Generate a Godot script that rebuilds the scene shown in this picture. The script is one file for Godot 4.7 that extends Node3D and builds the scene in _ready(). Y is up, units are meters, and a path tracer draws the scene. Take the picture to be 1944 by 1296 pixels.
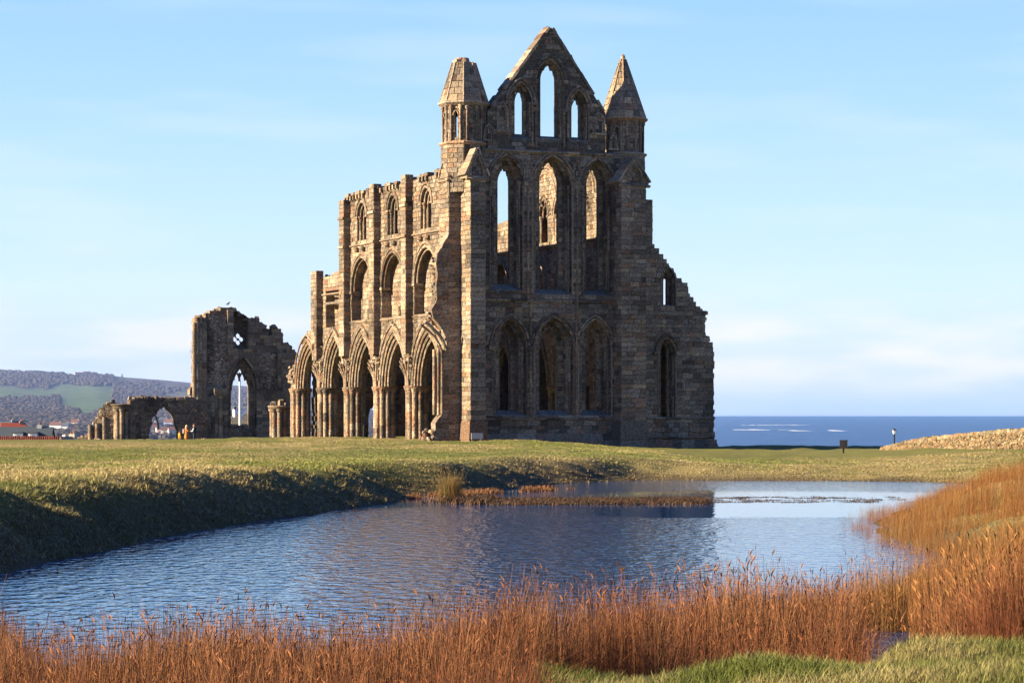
extends Node3D
# A ruined abbey on a headland beside a pond, late winter sun from the left.

const F := 4700.0          # focal length in photograph pixels
const EYE := Vector3(0, 2.0, 0)
const TURN := 23.0         # the east front is turned by this many degrees
const WATER := -1.0

# collects triangles (counter-clockwise seen from outside) and makes one mesh of them
class MB:
	var v := PackedVector3Array()
	var n := PackedVector3Array()
	var c := PackedColorArray()
	func tri(a: Vector3, b: Vector3, d: Vector3, col: Color) -> void:
		var m := (b - a).cross(d - a)
		if m.length_squared() < 1e-14:
			return
		m = m.normalized()
		v.append(a); v.append(d); v.append(b)
		n.append(m); n.append(m); n.append(m)
		c.append(col); c.append(col); c.append(col)
	func quad(a: Vector3, b: Vector3, d: Vector3, e: Vector3, col: Color) -> void:
		var m := (d - a).cross(e - b)
		if m.length_squared() < 1e-14:
			return
		m = m.normalized()
		v.append(a); v.append(d); v.append(b); v.append(a); v.append(e); v.append(d)
		for i in 6:
			n.append(m)
			c.append(col)
	func stri(a: Vector3, b: Vector3, d: Vector3, na: Vector3, nb: Vector3, nd: Vector3, col: Color) -> void:
		v.append(a); v.append(d); v.append(b)
		n.append(na); n.append(nd); n.append(nb)
		c.append(col); c.append(col); c.append(col)
	# bottom four and top four corners, each counter-clockwise seen from above
	func hexa(p: Array, col: Color) -> void:
		quad(p[3], p[2], p[1], p[0], col)
		quad(p[4], p[5], p[6], p[7], col)
		for i in 4:
			var j := (i + 1) % 4
			quad(p[i], p[j], p[4 + j], p[4 + i], col)
	func box(lo: Vector3, hi: Vector3, col: Color, f := Transform3D()) -> void:
		var p := []
		for y in [lo.y, hi.y]:
			for q in [Vector2(lo.x, hi.z), Vector2(hi.x, hi.z), Vector2(hi.x, lo.z), Vector2(lo.x, lo.z)]:
				p.append(f * Vector3(q.x, y, q.y))
		hexa(p, col)
	# a box whose top is drawn in by `d` on every side
	func frustum(lo: Vector3, hi: Vector3, dx: float, dz: float, col: Color, f := Transform3D()) -> void:
		var p := []
		for k in 2:
			var y: float = [lo.y, hi.y][k]
			for q in [Vector2(lo.x + dx * k, hi.z - dz * k), Vector2(hi.x - dx * k, hi.z - dz * k), Vector2(hi.x - dx * k, lo.z + dz * k), Vector2(lo.x + dx * k, lo.z + dz * k)]:
				p.append(f * Vector3(q.x, y, q.y))
		hexa(p, col)
	# a smooth tube along a path; cols holds one colour or one for each piece
	func tube(path: Array, rad: Array, sides: int, cols: Array, capped := false) -> void:
		var rings := []
		var norms := []
		var up := Vector3.UP
		for i in path.size():
			var t: Vector3 = (path[mini(i + 1, path.size() - 1)] - path[maxi(i - 1, 0)]).normalized()
			if i == 0:
				up = Vector3(0.13, 0.2, 1).normalized() if absf(t.z) < 0.8 else Vector3(1, 0.2, 0.1).normalized()
			up = (up - t * up.dot(t)).normalized()
			var side := t.cross(up)
			var r: float = rad[mini(i, rad.size() - 1)]
			var ring := []
			var nr := []
			for k in sides:
				var a := TAU * k / sides
				var d := side * cos(a) + up * sin(a)
				nr.append(d)
				ring.append(path[i] + d * r)
			rings.append(ring)
			norms.append(nr)
		for i in path.size() - 1:
			var col: Color = cols[i % cols.size()]
			for k in sides:
				var j := (k + 1) % sides
				stri(rings[i][k], rings[i + 1][j], rings[i][j], norms[i][k], norms[i + 1][j], norms[i][j], col)
				stri(rings[i][k], rings[i + 1][k], rings[i + 1][j], norms[i][k], norms[i + 1][k], norms[i + 1][j], col)
		if capped:
			for k in sides:
				var j := (k + 1) % sides
				tri(path[0], rings[0][k], rings[0][j], cols[0])
				tri(path[-1], rings[-1][j], rings[-1][k], cols[(path.size() - 2) % cols.size()])
	# a turned shape: pairs (radius, height) from the bottom up
	func lathe(at: Vector3, prof: Array, sides: int, cols: Array, flat := false, rot := 0.0) -> void:
		for i in prof.size() - 1:
			var p: Vector2 = prof[i]
			var q: Vector2 = prof[i + 1]
			var col: Color = cols[i % cols.size()]
			for k in sides:
				var a := TAU * k / sides + rot
				var b := TAU * (k + 1) / sides + rot
				# counter-clockwise from outside: the angle runs against the view, so b comes first
				var A := at + Vector3(cos(a) * p.x, p.y, -sin(a) * p.x)
				var B := at + Vector3(cos(b) * p.x, p.y, -sin(b) * p.x)
				var C := at + Vector3(cos(b) * q.x, q.y, -sin(b) * q.x)
				var D := at + Vector3(cos(a) * q.x, q.y, -sin(a) * q.x)
				if flat:
					quad(A, B, C, D, col)
				else:
					var sl := Vector2(q.y - p.y, p.x - q.x).normalized()
					var na := Vector3(cos(a) * sl.x, sl.y, -sin(a) * sl.x)
					var nb := Vector3(cos(b) * sl.x, sl.y, -sin(b) * sl.x)
					if p.x > 1e-4:
						stri(A, B, C, na, nb, nb, col)
					if q.x > 1e-4:
						stri(A, C, D, na, nb, na, col)
	func mesh(off := Vector3.ZERO) -> ArrayMesh:
		var m := ArrayMesh.new()
		if v.is_empty():
			return m
		var w := v
		if off != Vector3.ZERO:
			w = Transform3D(Basis(), -off) * v
		var a := []
		a.resize(Mesh.ARRAY_MAX)
		a[Mesh.ARRAY_VERTEX] = w
		a[Mesh.ARRAY_NORMAL] = n
		a[Mesh.ARRAY_COLOR] = c
		m.add_surface_from_arrays(Mesh.PRIMITIVE_TRIANGLES, a)
		return m

var rng := RandomNumberGenerator.new()
var lump := FastNoiseLite.new()
var tone := FastNoiseLite.new()
var M := {}
var taken := {}
var abbey_frame: Transform3D

func ran(a: float, b: float) -> float:
	return rng.randf_range(a, b)

# ---- naming and tagging
func thing(called: String, label: String, category: String, at: Vector3, turn := 0.0, group := "") -> Node3D:
	var o := Node3D.new()
	o.name = numbered(called)
	add_child(o, true)
	o.position = at
	o.rotation.y = turn
	tag(o, label, category, group)
	return o

func numbered(called: String) -> String:
	var k: int = taken.get(called, 0)
	taken[called] = k + 1
	return called if k == 0 else "%s_%03d" % [called, k]

func tag(o: Node, label: String, category: String, group := "", kind := "") -> void:
	o.set_meta("label", label)
	o.set_meta("category", category)
	if group:
		o.set_meta("group", group)
	if kind:
		o.set_meta("kind", kind)

func obj(called: String, m: Mesh, mat: Material, parent: Node = self) -> MeshInstance3D:
	var o := MeshInstance3D.new()
	if parent == self:
		o.name = numbered(called)
	else:
		var key := "__" + called
		var k: int = parent.get_meta(key, 0)
		parent.set_meta(key, k + 1)
		o.name = called if k == 0 else "%s_%03d" % [called, k]
	o.mesh = m
	if mat:
		o.material_override = mat
	parent.add_child(o, true)
	return o

func struct(called: String, m: Mesh, mat: Material) -> MeshInstance3D:
	var o := obj(called, m, mat)
	o.set_meta("kind", "structure")
	return o

# ---- from a point of the photograph to a plane of the place
func ray(px: float, py: float) -> Vector3:
	return Vector3((px - 972.0) / F, (775.0 - py) / F, -1)

# on a plane that runs along the east front, at local depth z: (along, height)
func E(px: float, py: float, z := 0.0) -> Vector2:
	var o := abbey_frame.affine_inverse() * EYE
	var d := abbey_frame.basis.inverse() * ray(px, py)
	var p := o + d * ((z - o.z) / d.z)
	return Vector2(p.x, p.y)

# on a plane that runs along the south side, at local x: (local z, height)
func S(px: float, py: float, x := 0.0) -> Vector2:
	var o := abbey_frame.affine_inverse() * EYE
	var d := abbey_frame.basis.inverse() * ray(px, py)
	var p := o + d * ((x - o.x) / d.x)
	return Vector2(p.z, p.y)

func Es(pts: Array, z: float) -> PackedVector2Array:
	var r := PackedVector2Array()
	for i in range(0, pts.size(), 2):
		r.append(E(pts[i], pts[i + 1], z))
	return r

func Ss(pts: Array, x: float) -> PackedVector2Array:
	var r := PackedVector2Array()
	for i in range(0, pts.size(), 2):
		r.append(S(pts[i], pts[i + 1], x))
	return r

# frames: x along the wall as one faces it, y up, z out towards the viewer
func east_frame(z: float) -> Transform3D:
	return Transform3D(Basis(), Vector3(0, 0, z))

func south_frame(x: float) -> Transform3D:
	return Transform3D(Basis(Vector3(0, 0, 1), Vector3.UP, Vector3(-1, 0, 0)), Vector3(x, 0, 0))

# ---- stone
const PALETTE := [
	Color(0.235, 0.170, 0.115), Color(0.225, 0.172, 0.125), Color(0.195, 0.145, 0.102), Color(0.270, 0.195, 0.125),
	Color(0.175, 0.140, 0.110), Color(0.205, 0.168, 0.130), Color(0.300, 0.215, 0.130), Color(0.255, 0.145, 0.085),
	Color(0.140, 0.110, 0.085), Color(0.225, 0.185, 0.145), Color(0.215, 0.125, 0.080), Color(0.320, 0.240, 0.155)]

func stone_col(p: Vector3) -> Color:
	var big := lump.get_noise_3d(p.x * 9.0, p.y * 9.0, p.z * 9.0)
	var k := rng.randi() % 12
	var col: Color = PALETTE[k]
	# warmer, redder courses near the ground, greyer ones in the middle of the front
	var red := clampf(0.5 - p.y / 9.0 + big, 0.0, 1.0)
	if red > 0.45 and rng.randf() < 0.35:
		col = col.lerp(Color(0.27, 0.135, 0.075), 0.6)
	elif rng.randf() < 0.4:
		col = col.lerp(Color(0.215, 0.190, 0.160), 0.55)
	var b := 1.0 + 0.30 * big + ran(-0.23, 0.23)
	if rng.randf() < 0.05:
		b *= 0.66
	var grey := col.r * 0.35 + col.g * 0.45 + col.b * 0.2
	col = col.lerp(Color(grey * 1.12, grey * 0.99, grey * 0.84), 0.3)
	# black stains that run down the faces, and paler scoured patches
	var stain := tone.get_noise_3d(p.x * 26.0, p.y * 7.0, p.z * 26.0)
	if stain > 0.12:
		b *= lerpf(1.0, 0.52, clampf((stain - 0.12) * 4.0, 0.0, 1.0))
	elif stain < -0.2:
		b *= 1.22
	return Color(col.r * b * 1.32, col.g * b * 1.30, col.b * b * 1.27)

func stone(mb: MB, a: Vector3, b: Vector3, d: Vector3, e: Vector3, proud: float, bev: float, col: Color, sunk := 0.03) -> void:
	var ex := (b - a)
	var ey := (e - a)
	var lx := ex.length()
	var ly := ey.length()
	if lx < 0.02 and (d - e).length() < 0.02:
		return
	var m := (d - a).cross(e - b).normalized()
	var ux := ((b - a) + (d - e)).normalized()
	var uy := ((e - a) + (d - b)).normalized()
	var g := 0.003
	var wx := minf(bev, lx * 0.25) + g
	var wy := minf(bev, ly * 0.25) + g
	var back := m * -sunk
	var A := a + (ux + uy) * g + back
	var B := b + (uy - ux) * g + back
	var D := d - (ux + uy) * g + back
	var G := e + (ux - uy) * g + back
	var o := m * proud
	var j := 0.010
	var P := a + ux * wx + uy * wy + o + m * ran(-j, j)
	var Q := b - ux * wx + uy * wy + o + m * ran(-j, j)
	var R := d - ux * wx - uy * wy + o + m * ran(-j, j)
	var T := e + ux * wx - uy * wy + o + m * ran(-j, j)
	mb.quad(P, Q, R, T, col)
	mb.quad(A, B, Q, P, col)
	mb.quad(B, D, R, Q, col)
	mb.quad(D, G, T, R, col)
	mb.quad(G, A, P, T, col)

# A wall of coursed stones. outline and holes are in wall coordinates. opt: row, len (stone length), ragged, face (1 front, 2 both), tint, proud
# Returns the stones of the front as [area, mesh builder] when opt.pieces is set.
func wall(core: MB, stones: MB, f: Transform3D, outline: PackedVector2Array, holes: Array, depth: float, opt := {}) -> Array:
	var rowh: float = opt.get("row", 0.29)
	var slen: float = opt.get("len", 0.62)
	var rag: float = opt.get("ragged", 0.0)
	var both: bool = opt.get("both", true)
	var proud: float = opt.get("proud", 0.012)
	var rough: float = opt.get("rough", 0.014)
	var tint: Color = opt.get("tint", Color.WHITE)
	var want: bool = opt.get("pieces", false)
	var least: float = opt.get("least", 0.17)
	var out := []
	var ymin := 1e9
	var ymax := -1e9
	for p in outline:
		ymin = minf(ymin, p.y)
		ymax = maxf(ymax, p.y)
	var marks := [ymin, ymax]
	for h in holes:
		for i in h.size():
			var p: Vector2 = h[i]
			var q: Vector2 = h[(i + 1) % h.size()]
			if absf(p.y - q.y) < 0.03 and absf(p.x - q.x) > 0.15:
				marks.append((p.y + q.y) / 2)
	marks.sort()
	var ys := [ymin]
	for i in range(1, marks.size()):
		var gap: float = marks[i] - ys[-1]
		if gap < 0.1 and i < marks.size() - 1:
			continue
		var start: float = ys[-1]
		var nrow := maxi(1, roundi(gap / rowh))
		for k in range(1, nrow + 1):
			var jit := 0.0 if k == nrow else ran(-0.16, 0.16) * rowh
			ys.append(start + gap * k / nrow + jit)
	var polys := [outline] + holes
	for r in ys.size() - 1:
		var y0: float = ys[r]
		var y1: float = ys[r + 1]
		var ym := (y0 + y1) / 2
		var hits := []
		for pi in polys.size():
			var poly: PackedVector2Array = polys[pi]
			for i in poly.size():
				var p := poly[i]
				var q := poly[(i + 1) % poly.size()]
				if (p.y > ym) == (q.y > ym):
					continue
				var lo := minf(p.y, q.y)
				var hi := maxf(p.y, q.y)
				var k := (q.x - p.x) / (q.y - p.y)
				var xm := p.x + (ym - p.y) * k
				var xa := p.x + (clampf(y0, lo, hi) - p.y) * k
				var xb := p.x + (clampf(y1, lo, hi) - p.y) * k
				if pi == 0 and rag > 0.0:
					xm += ran(-rag, rag)
					xa = xm
					xb = xm
				hits.append([xm, xa, xb])
		hits.sort_custom(func(s, t): return s[0] < t[0])
		for h in range(0, hits.size() - 1, 2):
			var L: Array = hits[h]
			var R: Array = hits[h + 1]
			if R[0] - L[0] < 0.03:
				continue
			var ztop := -0.03
			var zb := -depth + (0.03 if both else 0.0)
			# the core of this course
			var cc := stone_col(f * Vector3(L[0], ym, 0)) * tint
			var mortar := Color(0.14, 0.115, 0.088) * tint
			var p := []
			for k in 2:
				var y: float = [y0, y1][k]
				for q in [[L[1 + k], ztop], [R[1 + k], ztop], [R[1 + k], zb], [L[1 + k], zb]]:
					p.append(f * Vector3(q[0], y, q[1]))
			core.quad(p[0], p[1], p[5], p[4], mortar)
			core.quad(p[2], p[3], p[7], p[6], mortar)
			core.quad(p[1], p[2], p[6], p[5], cc)
			core.quad(p[3], p[0], p[4], p[7], stone_col(f * Vector3(R[0], ym, 0)) * tint)
			core.quad(p[4], p[5], p[6], p[7], cc)
			core.quad(p[3], p[2], p[1], p[0], cc)
			for side in (2 if both else 1):
				var w: float = R[0] - L[0]
				var x := 0.0
				while x < w - 0.01:
					var sl := slen * ran(0.55, 1.5)
					if w - x - sl < slen * 0.4:
						sl = w - x
					var t0 := x / w
					var t1 := minf(1.0, (x + sl) / w)
					x += sl
					var za := 0.0 if side == 0 else -depth
					var a := f * Vector3(lerpf(L[1], R[1], t0), y0, za)
					var b := f * Vector3(lerpf(L[1], R[1], t1), y0, za)
					var d := f * Vector3(lerpf(L[2], R[2], t1), y1, za)
					var e := f * Vector3(lerpf(L[2], R[2], t0), y1, za)
					var col := stone_col((a + d) * 0.5) * tint
					var pr := proud + ran(-rough, rough)
					if rng.randf() < 0.05:
						pr -= 0.03
					if side == 1:
						stone(stones, b, a, e, d, pr, 0.014, col)
					elif want and (t1 - t0) * w * (y1 - y0) > least:
						var one := MB.new()
						stone(one, a, b, d, e, pr, 0.014, col)
						out.append([(t1 - t0) * w * (y1 - y0), one, (a + d) * 0.5])
					else:
						stone(stones, a, b, d, e, pr, 0.014, col)
	return out

# put the largest `most` stones under `parent` one by one, and the rest into `rest`
func place_stones(list: Array, most: int, parent: Node, off: Vector3, rest: MB) -> void:
	list.sort_custom(func(s, t): return s[0] > t[0])
	for i in list.size():
		var one: MB = list[i][1]
		if i < most:
			var c: Vector3 = list[i][2]
			var o := obj("stone", one.mesh(c), M.stone, parent)
			o.position = c - off
		else:
			rest.v.append_array(one.v)
			rest.n.append_array(one.n)
			rest.c.append_array(one.c)

# two-centred arch from (xl, ys) over the apex height ya to (xr, ys)
func arch(xl: float, xr: float, ys: float, ya: float, steps := 8) -> PackedVector2Array:
	var w := (xr - xl) / 2
	var h := ya - ys
	var r := (w * w + h * h) / (2 * w)
	var top := asin(clampf(h / r, -1, 1))
	if r < w:
		top = PI - top
	if h > w:
		top = acos(clampf((r - w) / r, -1, 1))
	var pts := PackedVector2Array()
	for i in steps + 1:
		var a := top * i / steps
		pts.append(Vector2(xl + r - r * cos(a), ys + r * sin(a)))
	for i in range(steps - 1, -1, -1):
		var a := top * i / steps
		pts.append(Vector2(xr - r + r * cos(a), ys + r * sin(a)))
	return pts

# a whole opening: sill, jambs and arch
func opening(xl: float, xr: float, sill: float, ys: float, ya: float, steps := 8) -> PackedVector2Array:
	var p := PackedVector2Array([Vector2(xr, sill), Vector2(xl, sill)])
	p.append_array(arch(xl, xr, ys, ya, steps))
	return p

func seg_cols(n: int, near: Vector3, tint := Color.WHITE) -> Array:
	var r := []
	for i in n:
		r.append(stone_col(near) * tint)
	return r

# a roll moulding along a path of wall points, at depth z
func roll(mb: MB, f: Transform3D, pts: PackedVector2Array, z: float, r: float, sides := 6, tint := Color.WHITE) -> void:
	var path := []
	for p in pts:
		path.append(f * Vector3(p.x, p.y, z))
	mb.tube(path, [r], sides, seg_cols(pts.size(), path[0], tint), true)

# a flat moulded band along a wall, x0..x1 at height y, its foot sloped
func band(mb: MB, f: Transform3D, x0: float, x1: float, y: float, h: float, proj: float) -> void:
	var x := x0
	while x < x1 - 0.01:
		var l := minf(ran(0.7, 1.3), x1 - x)
		if x1 - x - l < 0.3:
			l = x1 - x
		var c := stone_col(f * Vector3(x, y, 0))
		var pr := proj + ran(-0.012, 0.012)
		var p := []
		for q in [Vector2(0.0, -0.06), Vector2(0.45, pr), Vector2(0.75, pr), Vector2(1.0, pr * 0.2)]:
			p.append([f * Vector3(x, y + h * q.x, q.y), f * Vector3(x + l - 0.006, y + h * q.x, q.y)])
		p.append([f * Vector3(x, y + h, -0.06), f * Vector3(x + l - 0.006, y + h, -0.06)])
		for i in 4:
			mb.quad(p[i][0], p[i][1], p[i + 1][1], p[i + 1][0], c)
		mb.quad(p[0][0], p[1][0], p[2][0], p[3][0], c)
		mb.quad(p[3][1], p[2][1], p[1][1], p[0][1], c)
		x += l

# four-sided stone mass with coursed faces on every side (buttresses)
func block(core: MB, stones: MB, lo: Vector3, hi: Vector3, opt := {}) -> Array:
	var got := []
	var list := [
		[Transform3D(Basis(), Vector3(lo.x, 0, hi.z)), hi.x - lo.x],
		[Transform3D(Basis(Vector3(0, 0, 1), Vector3.UP, Vector3(-1, 0, 0)), Vector3(lo.x, 0, lo.z)), hi.z - lo.z],
		[Transform3D(Basis(Vector3(-1, 0, 0), Vector3.UP, Vector3(0, 0, -1)), Vector3(hi.x, 0, lo.z)), hi.x - lo.x],
		[Transform3D(Basis(Vector3(0, 0, -1), Vector3.UP, Vector3(1, 0, 0)), Vector3(hi.x, 0, hi.z)), hi.z - lo.z]]
	var rowh: float = opt.get("row", 0.29)
	var slen: float = opt.get("len", 0.6)
	var want: bool = opt.get("pieces", false)
	core.box(lo + Vector3(0.03, 0, 0.03), hi - Vector3(0.03, 0, 0.03), Color(0.14, 0.115, 0.088))
	var nrow := maxi(1, roundi((hi.y - lo.y) / rowh))
	for r in nrow:
		var y0 := lo.y + (hi.y - lo.y) * r / nrow
		var y1 := lo.y + (hi.y - lo.y) * (r + 1) / nrow
		for k in 4:
			var f: Transform3D = list[k][0]
			var w: float = list[k][1]
			var x := 0.0
			while x < w - 0.01:
				var sl := slen * ran(0.55, 1.5)
				if w - x - sl < 0.3:
					sl = w - x
				var a := f * Vector3(x, y0, 0)
				var b := f * Vector3(x + sl, y0, 0)
				var d := f * Vector3(x + sl, y1, 0)
				var e := f * Vector3(x, y1, 0)
				var col := stone_col((a + d) * 0.5)
				if want and k < 2 and sl * (y1 - y0) > 0.15:
					var one := MB.new()
					stone(one, a, b, d, e, 0.01 + ran(-0.012, 0.012), 0.014, col)
					got.append([sl * (y1 - y0), one, (a + d) * 0.5])
				else:
					stone(stones, a, b, d, e, 0.01 + ran(-0.012, 0.012), 0.014, col)
				x += sl
	return got

# many-sided coursed mass round an upright axis
func drum(core: MB, stones: MB, at: Vector3, y0: float, y1: float, r0: float, r1: float, sides := 8, rowh := 0.3, parts := 2, tint := Color.WHITE) -> void:
	core.lathe(at, [Vector2(r0 - 0.03, y0), Vector2(r1 - 0.03, y1), Vector2(0, y1)], sides, [Color(0.14, 0.115, 0.088) * tint], true, PI / sides)
	var nrow := maxi(1, roundi((y1 - y0) / rowh))
	for r in nrow:
		for k in sides:
			for s in parts:
				var q := []
				for e in [[s, r], [s + 1, r], [s + 1, r + 1], [s, r + 1]]:
					var t: float = float(e[1]) / nrow
					var rad := lerpf(r0, r1, t)
					var a := TAU * k / sides + PI / sides
					var b := TAU * (k + 1) / sides + PI / sides
					var A := Vector3(cos(a), 0, -sin(a)) * rad
					var B := Vector3(cos(b), 0, -sin(b)) * rad
					var u: float = float(e[0]) / parts
					if parts > 1 and e[0] > 0 and e[0] < parts:
						u += 0.12 * (1 if r % 2 == 0 else -1)
					q.append(at + A.lerp(B, u) + Vector3(0, lerpf(y0, y1, t), 0))
				stone(stones, q[0], q[1], q[2], q[3], 0.01 + ran(-0.01, 0.01), 0.02, stone_col(q[0]) * tint)

# a round shaft of stone drums
func shaft(mb: MB, at: Vector3, y0: float, y1: float, r: float, sides := 8, drumh := 0.5, tint := Color.WHITE) -> void:
	var y := y0
	while y < y1 - 0.01:
		var h := minf(drumh * ran(0.6, 1.4), y1 - y)
		if y1 - y - h < 0.15:
			h = y1 - y
		var c := stone_col(at + Vector3(0, y, 0)) * tint
		var rr := r * ran(0.96, 1.04)
		mb.lathe(at, [Vector2(rr - 0.012, y), Vector2(rr, y + 0.02), Vector2(rr, y + h - 0.02), Vector2(rr - 0.012, y + h)], sides, [c])
		y += h

func _ready() -> void:
	# camera: level, with the lens shifted upwards
	var cam := Camera3D.new()
	cam.name = "camera"
	cam.projection = Camera3D.PROJECTION_FRUSTUM
	cam.near = 1.0
	cam.far = 40000.0
	cam.size = 2.0 * 648.0 / F
	cam.frustum_offset = Vector2(0, 127.0 / F)
	cam.position = EYE
	add_child(cam)
	cam.current = true
	# sky, air and exposure
	var env := Environment.new()
	env.background_mode = Environment.BG_SKY
	env.sky = Sky.new()
	env.sky.sky_material = sky_material()
	env.background_energy_multiplier = 0.29
	env.tonemap_mode = Environment.TONE_MAPPER_LINEAR
	env.tonemap_exposure = 3.9
	env.sdfgi_enabled = true
	env.ssao_enabled = true
	env.ssil_enabled = true
	env.sky_rotation = Vector3(-0.0032, 0, 0)     # the horizon of the sea dips below the level
	env.volumetric_fog_enabled = true
	env.volumetric_fog_density = 0.0
	env.fog_enabled = true
	env.fog_light_color = Color(0.55, 0.72, 1.0)
	env.fog_density = 0.000022
	var we := WorldEnvironment.new()
	we.name = "world"
	we.environment = env
	add_child(we)
	# the sun: low on the left, a little behind the south side's square
	var sun := DirectionalLight3D.new()
	sun.name = "sun"
	sun.light_color = Color(1.0, 0.92, 0.78)
	sun.light_energy = 1.6
	sun.light_angular_distance = 0.5
	sun.shadow_enabled = true
	add_child(sun)
	var az := deg_to_rad(TURN - 8.0)      # from straight left towards the viewer
	var el := deg_to_rad(23.0)
	var from := Vector3(-cos(az) * cos(el), sin(el), sin(az) * cos(el))
	sun.look_at_from_position(from * 100.0, Vector3.ZERO, Vector3.UP)

	rng.seed = 7
	lump.seed = 3
	lump.frequency = 0.02
	lump.fractal_octaves = 3
	tone.seed = 11
	tone.frequency = 0.02
	tone.fractal_octaves = 4
	abbey_frame = Transform3D(Basis(Vector3.UP, deg_to_rad(TURN)), Vector3(-2.521, 0, -150))
	materials()
	land()
	water()
	far_land()
	town()
	rng.seed = 21
	abbey = thing("ruined_abbey", "huge roofless gothic abbey ruin of brown stone with lancets and two turrets", "abbey ruin", abbey_frame.origin, deg_to_rad(TURN))
	east_front()
	turret(0.5, -2.3, 1.45, 15.2, 18.2, 20.75, 23.25, 0.7, 1.62, true, 0.0)
	turret(11.42, -2.45, 1.42, 15.2, 18.0, 20.3, 24.1, 0.16, 1.58, false, 0.0)
	choir()
	north_aisle()
	far_ruins()
	small_things()
	people()
	grass()
	reeds()

func noise_tex(freq: float, octaves: int, sd: int, lo: Color, hi: Color, size := 512, kind := FastNoiseLite.TYPE_SIMPLEX_SMOOTH, mid := Color(0, 0, 0, 0)) -> NoiseTexture2D:
	var n := FastNoiseLite.new()
	n.noise_type = kind
	n.seed = sd
	n.frequency = freq
	n.fractal_octaves = octaves
	var t := NoiseTexture2D.new()
	t.width = size
	t.height = size
	t.seamless = true
	t.noise = n
	var g := Gradient.new()
	g.set_color(0, lo)
	g.set_color(1, hi)
	if mid.a > 0.0:
		g.add_point(0.5, mid)
	t.color_ramp = g
	return t

func mat(called: String, tex: Texture2D, scale: float, bump: Texture2D = null, depth := 0.0, rough := 0.95) -> StandardMaterial3D:
	var m := StandardMaterial3D.new()
	m.resource_name = called
	m.vertex_color_use_as_albedo = true
	m.roughness = rough
	m.metallic_specular = 0.3
	m.albedo_texture = tex
	if tex or bump:
		m.uv1_triplanar = true
		m.uv1_world_triplanar = true
		m.uv1_scale = Vector3.ONE * scale
	if bump:
		m.heightmap_enabled = true
		m.heightmap_texture = bump
		m.heightmap_scale = depth
	return m

func plain_mat(called: String, col: Color, rough := 0.9) -> StandardMaterial3D:
	var m := StandardMaterial3D.new()
	m.resource_name = called
	m.albedo_color = col.linear_to_srgb()
	m.roughness = rough
	m.metallic_specular = 0.3
	return m

func materials() -> void:
	M.stone = mat("weathered_sandstone", noise_tex(0.016, 6, 5, Color(0.36, 0.35, 0.34), Color(1, 1, 1), 1024, FastNoiseLite.TYPE_SIMPLEX_SMOOTH, Color(0.86, 0.84, 0.82)), 0.31, noise_tex(0.045, 5, 8, Color.BLACK, Color.WHITE), 5.0)
	M.ground = mat("turf", noise_tex(0.02, 6, 15, Color(0.55, 0.55, 0.5), Color(1, 1, 1), 1024), 0.4, noise_tex(0.05, 5, 18, Color.BLACK, Color.WHITE), 6.0)
	M.blade = mat("grass_blades", null, 1.0, null, 0.0, 0.7)
	M.blade.backlight_enabled = true
	M.blade.backlight = Color(0.45, 0.45, 0.45)
	M.reed = mat("dry_reeds", null, 1.0, null, 0.0, 0.8)
	M.reed.backlight_enabled = true
	M.reed.backlight = Color(0.4, 0.4, 0.4)
	M.plain = mat("painted", null, 1.0, null, 0.0, 0.8)
	M.cloth = mat("cloth", null, 1.0, null, 0.0, 0.95)
	M.hill = mat("far_hillside", noise_tex(0.02, 5, 25, Color(0.6, 0.6, 0.6), Color(1, 1, 1), 512), 0.004)

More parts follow.
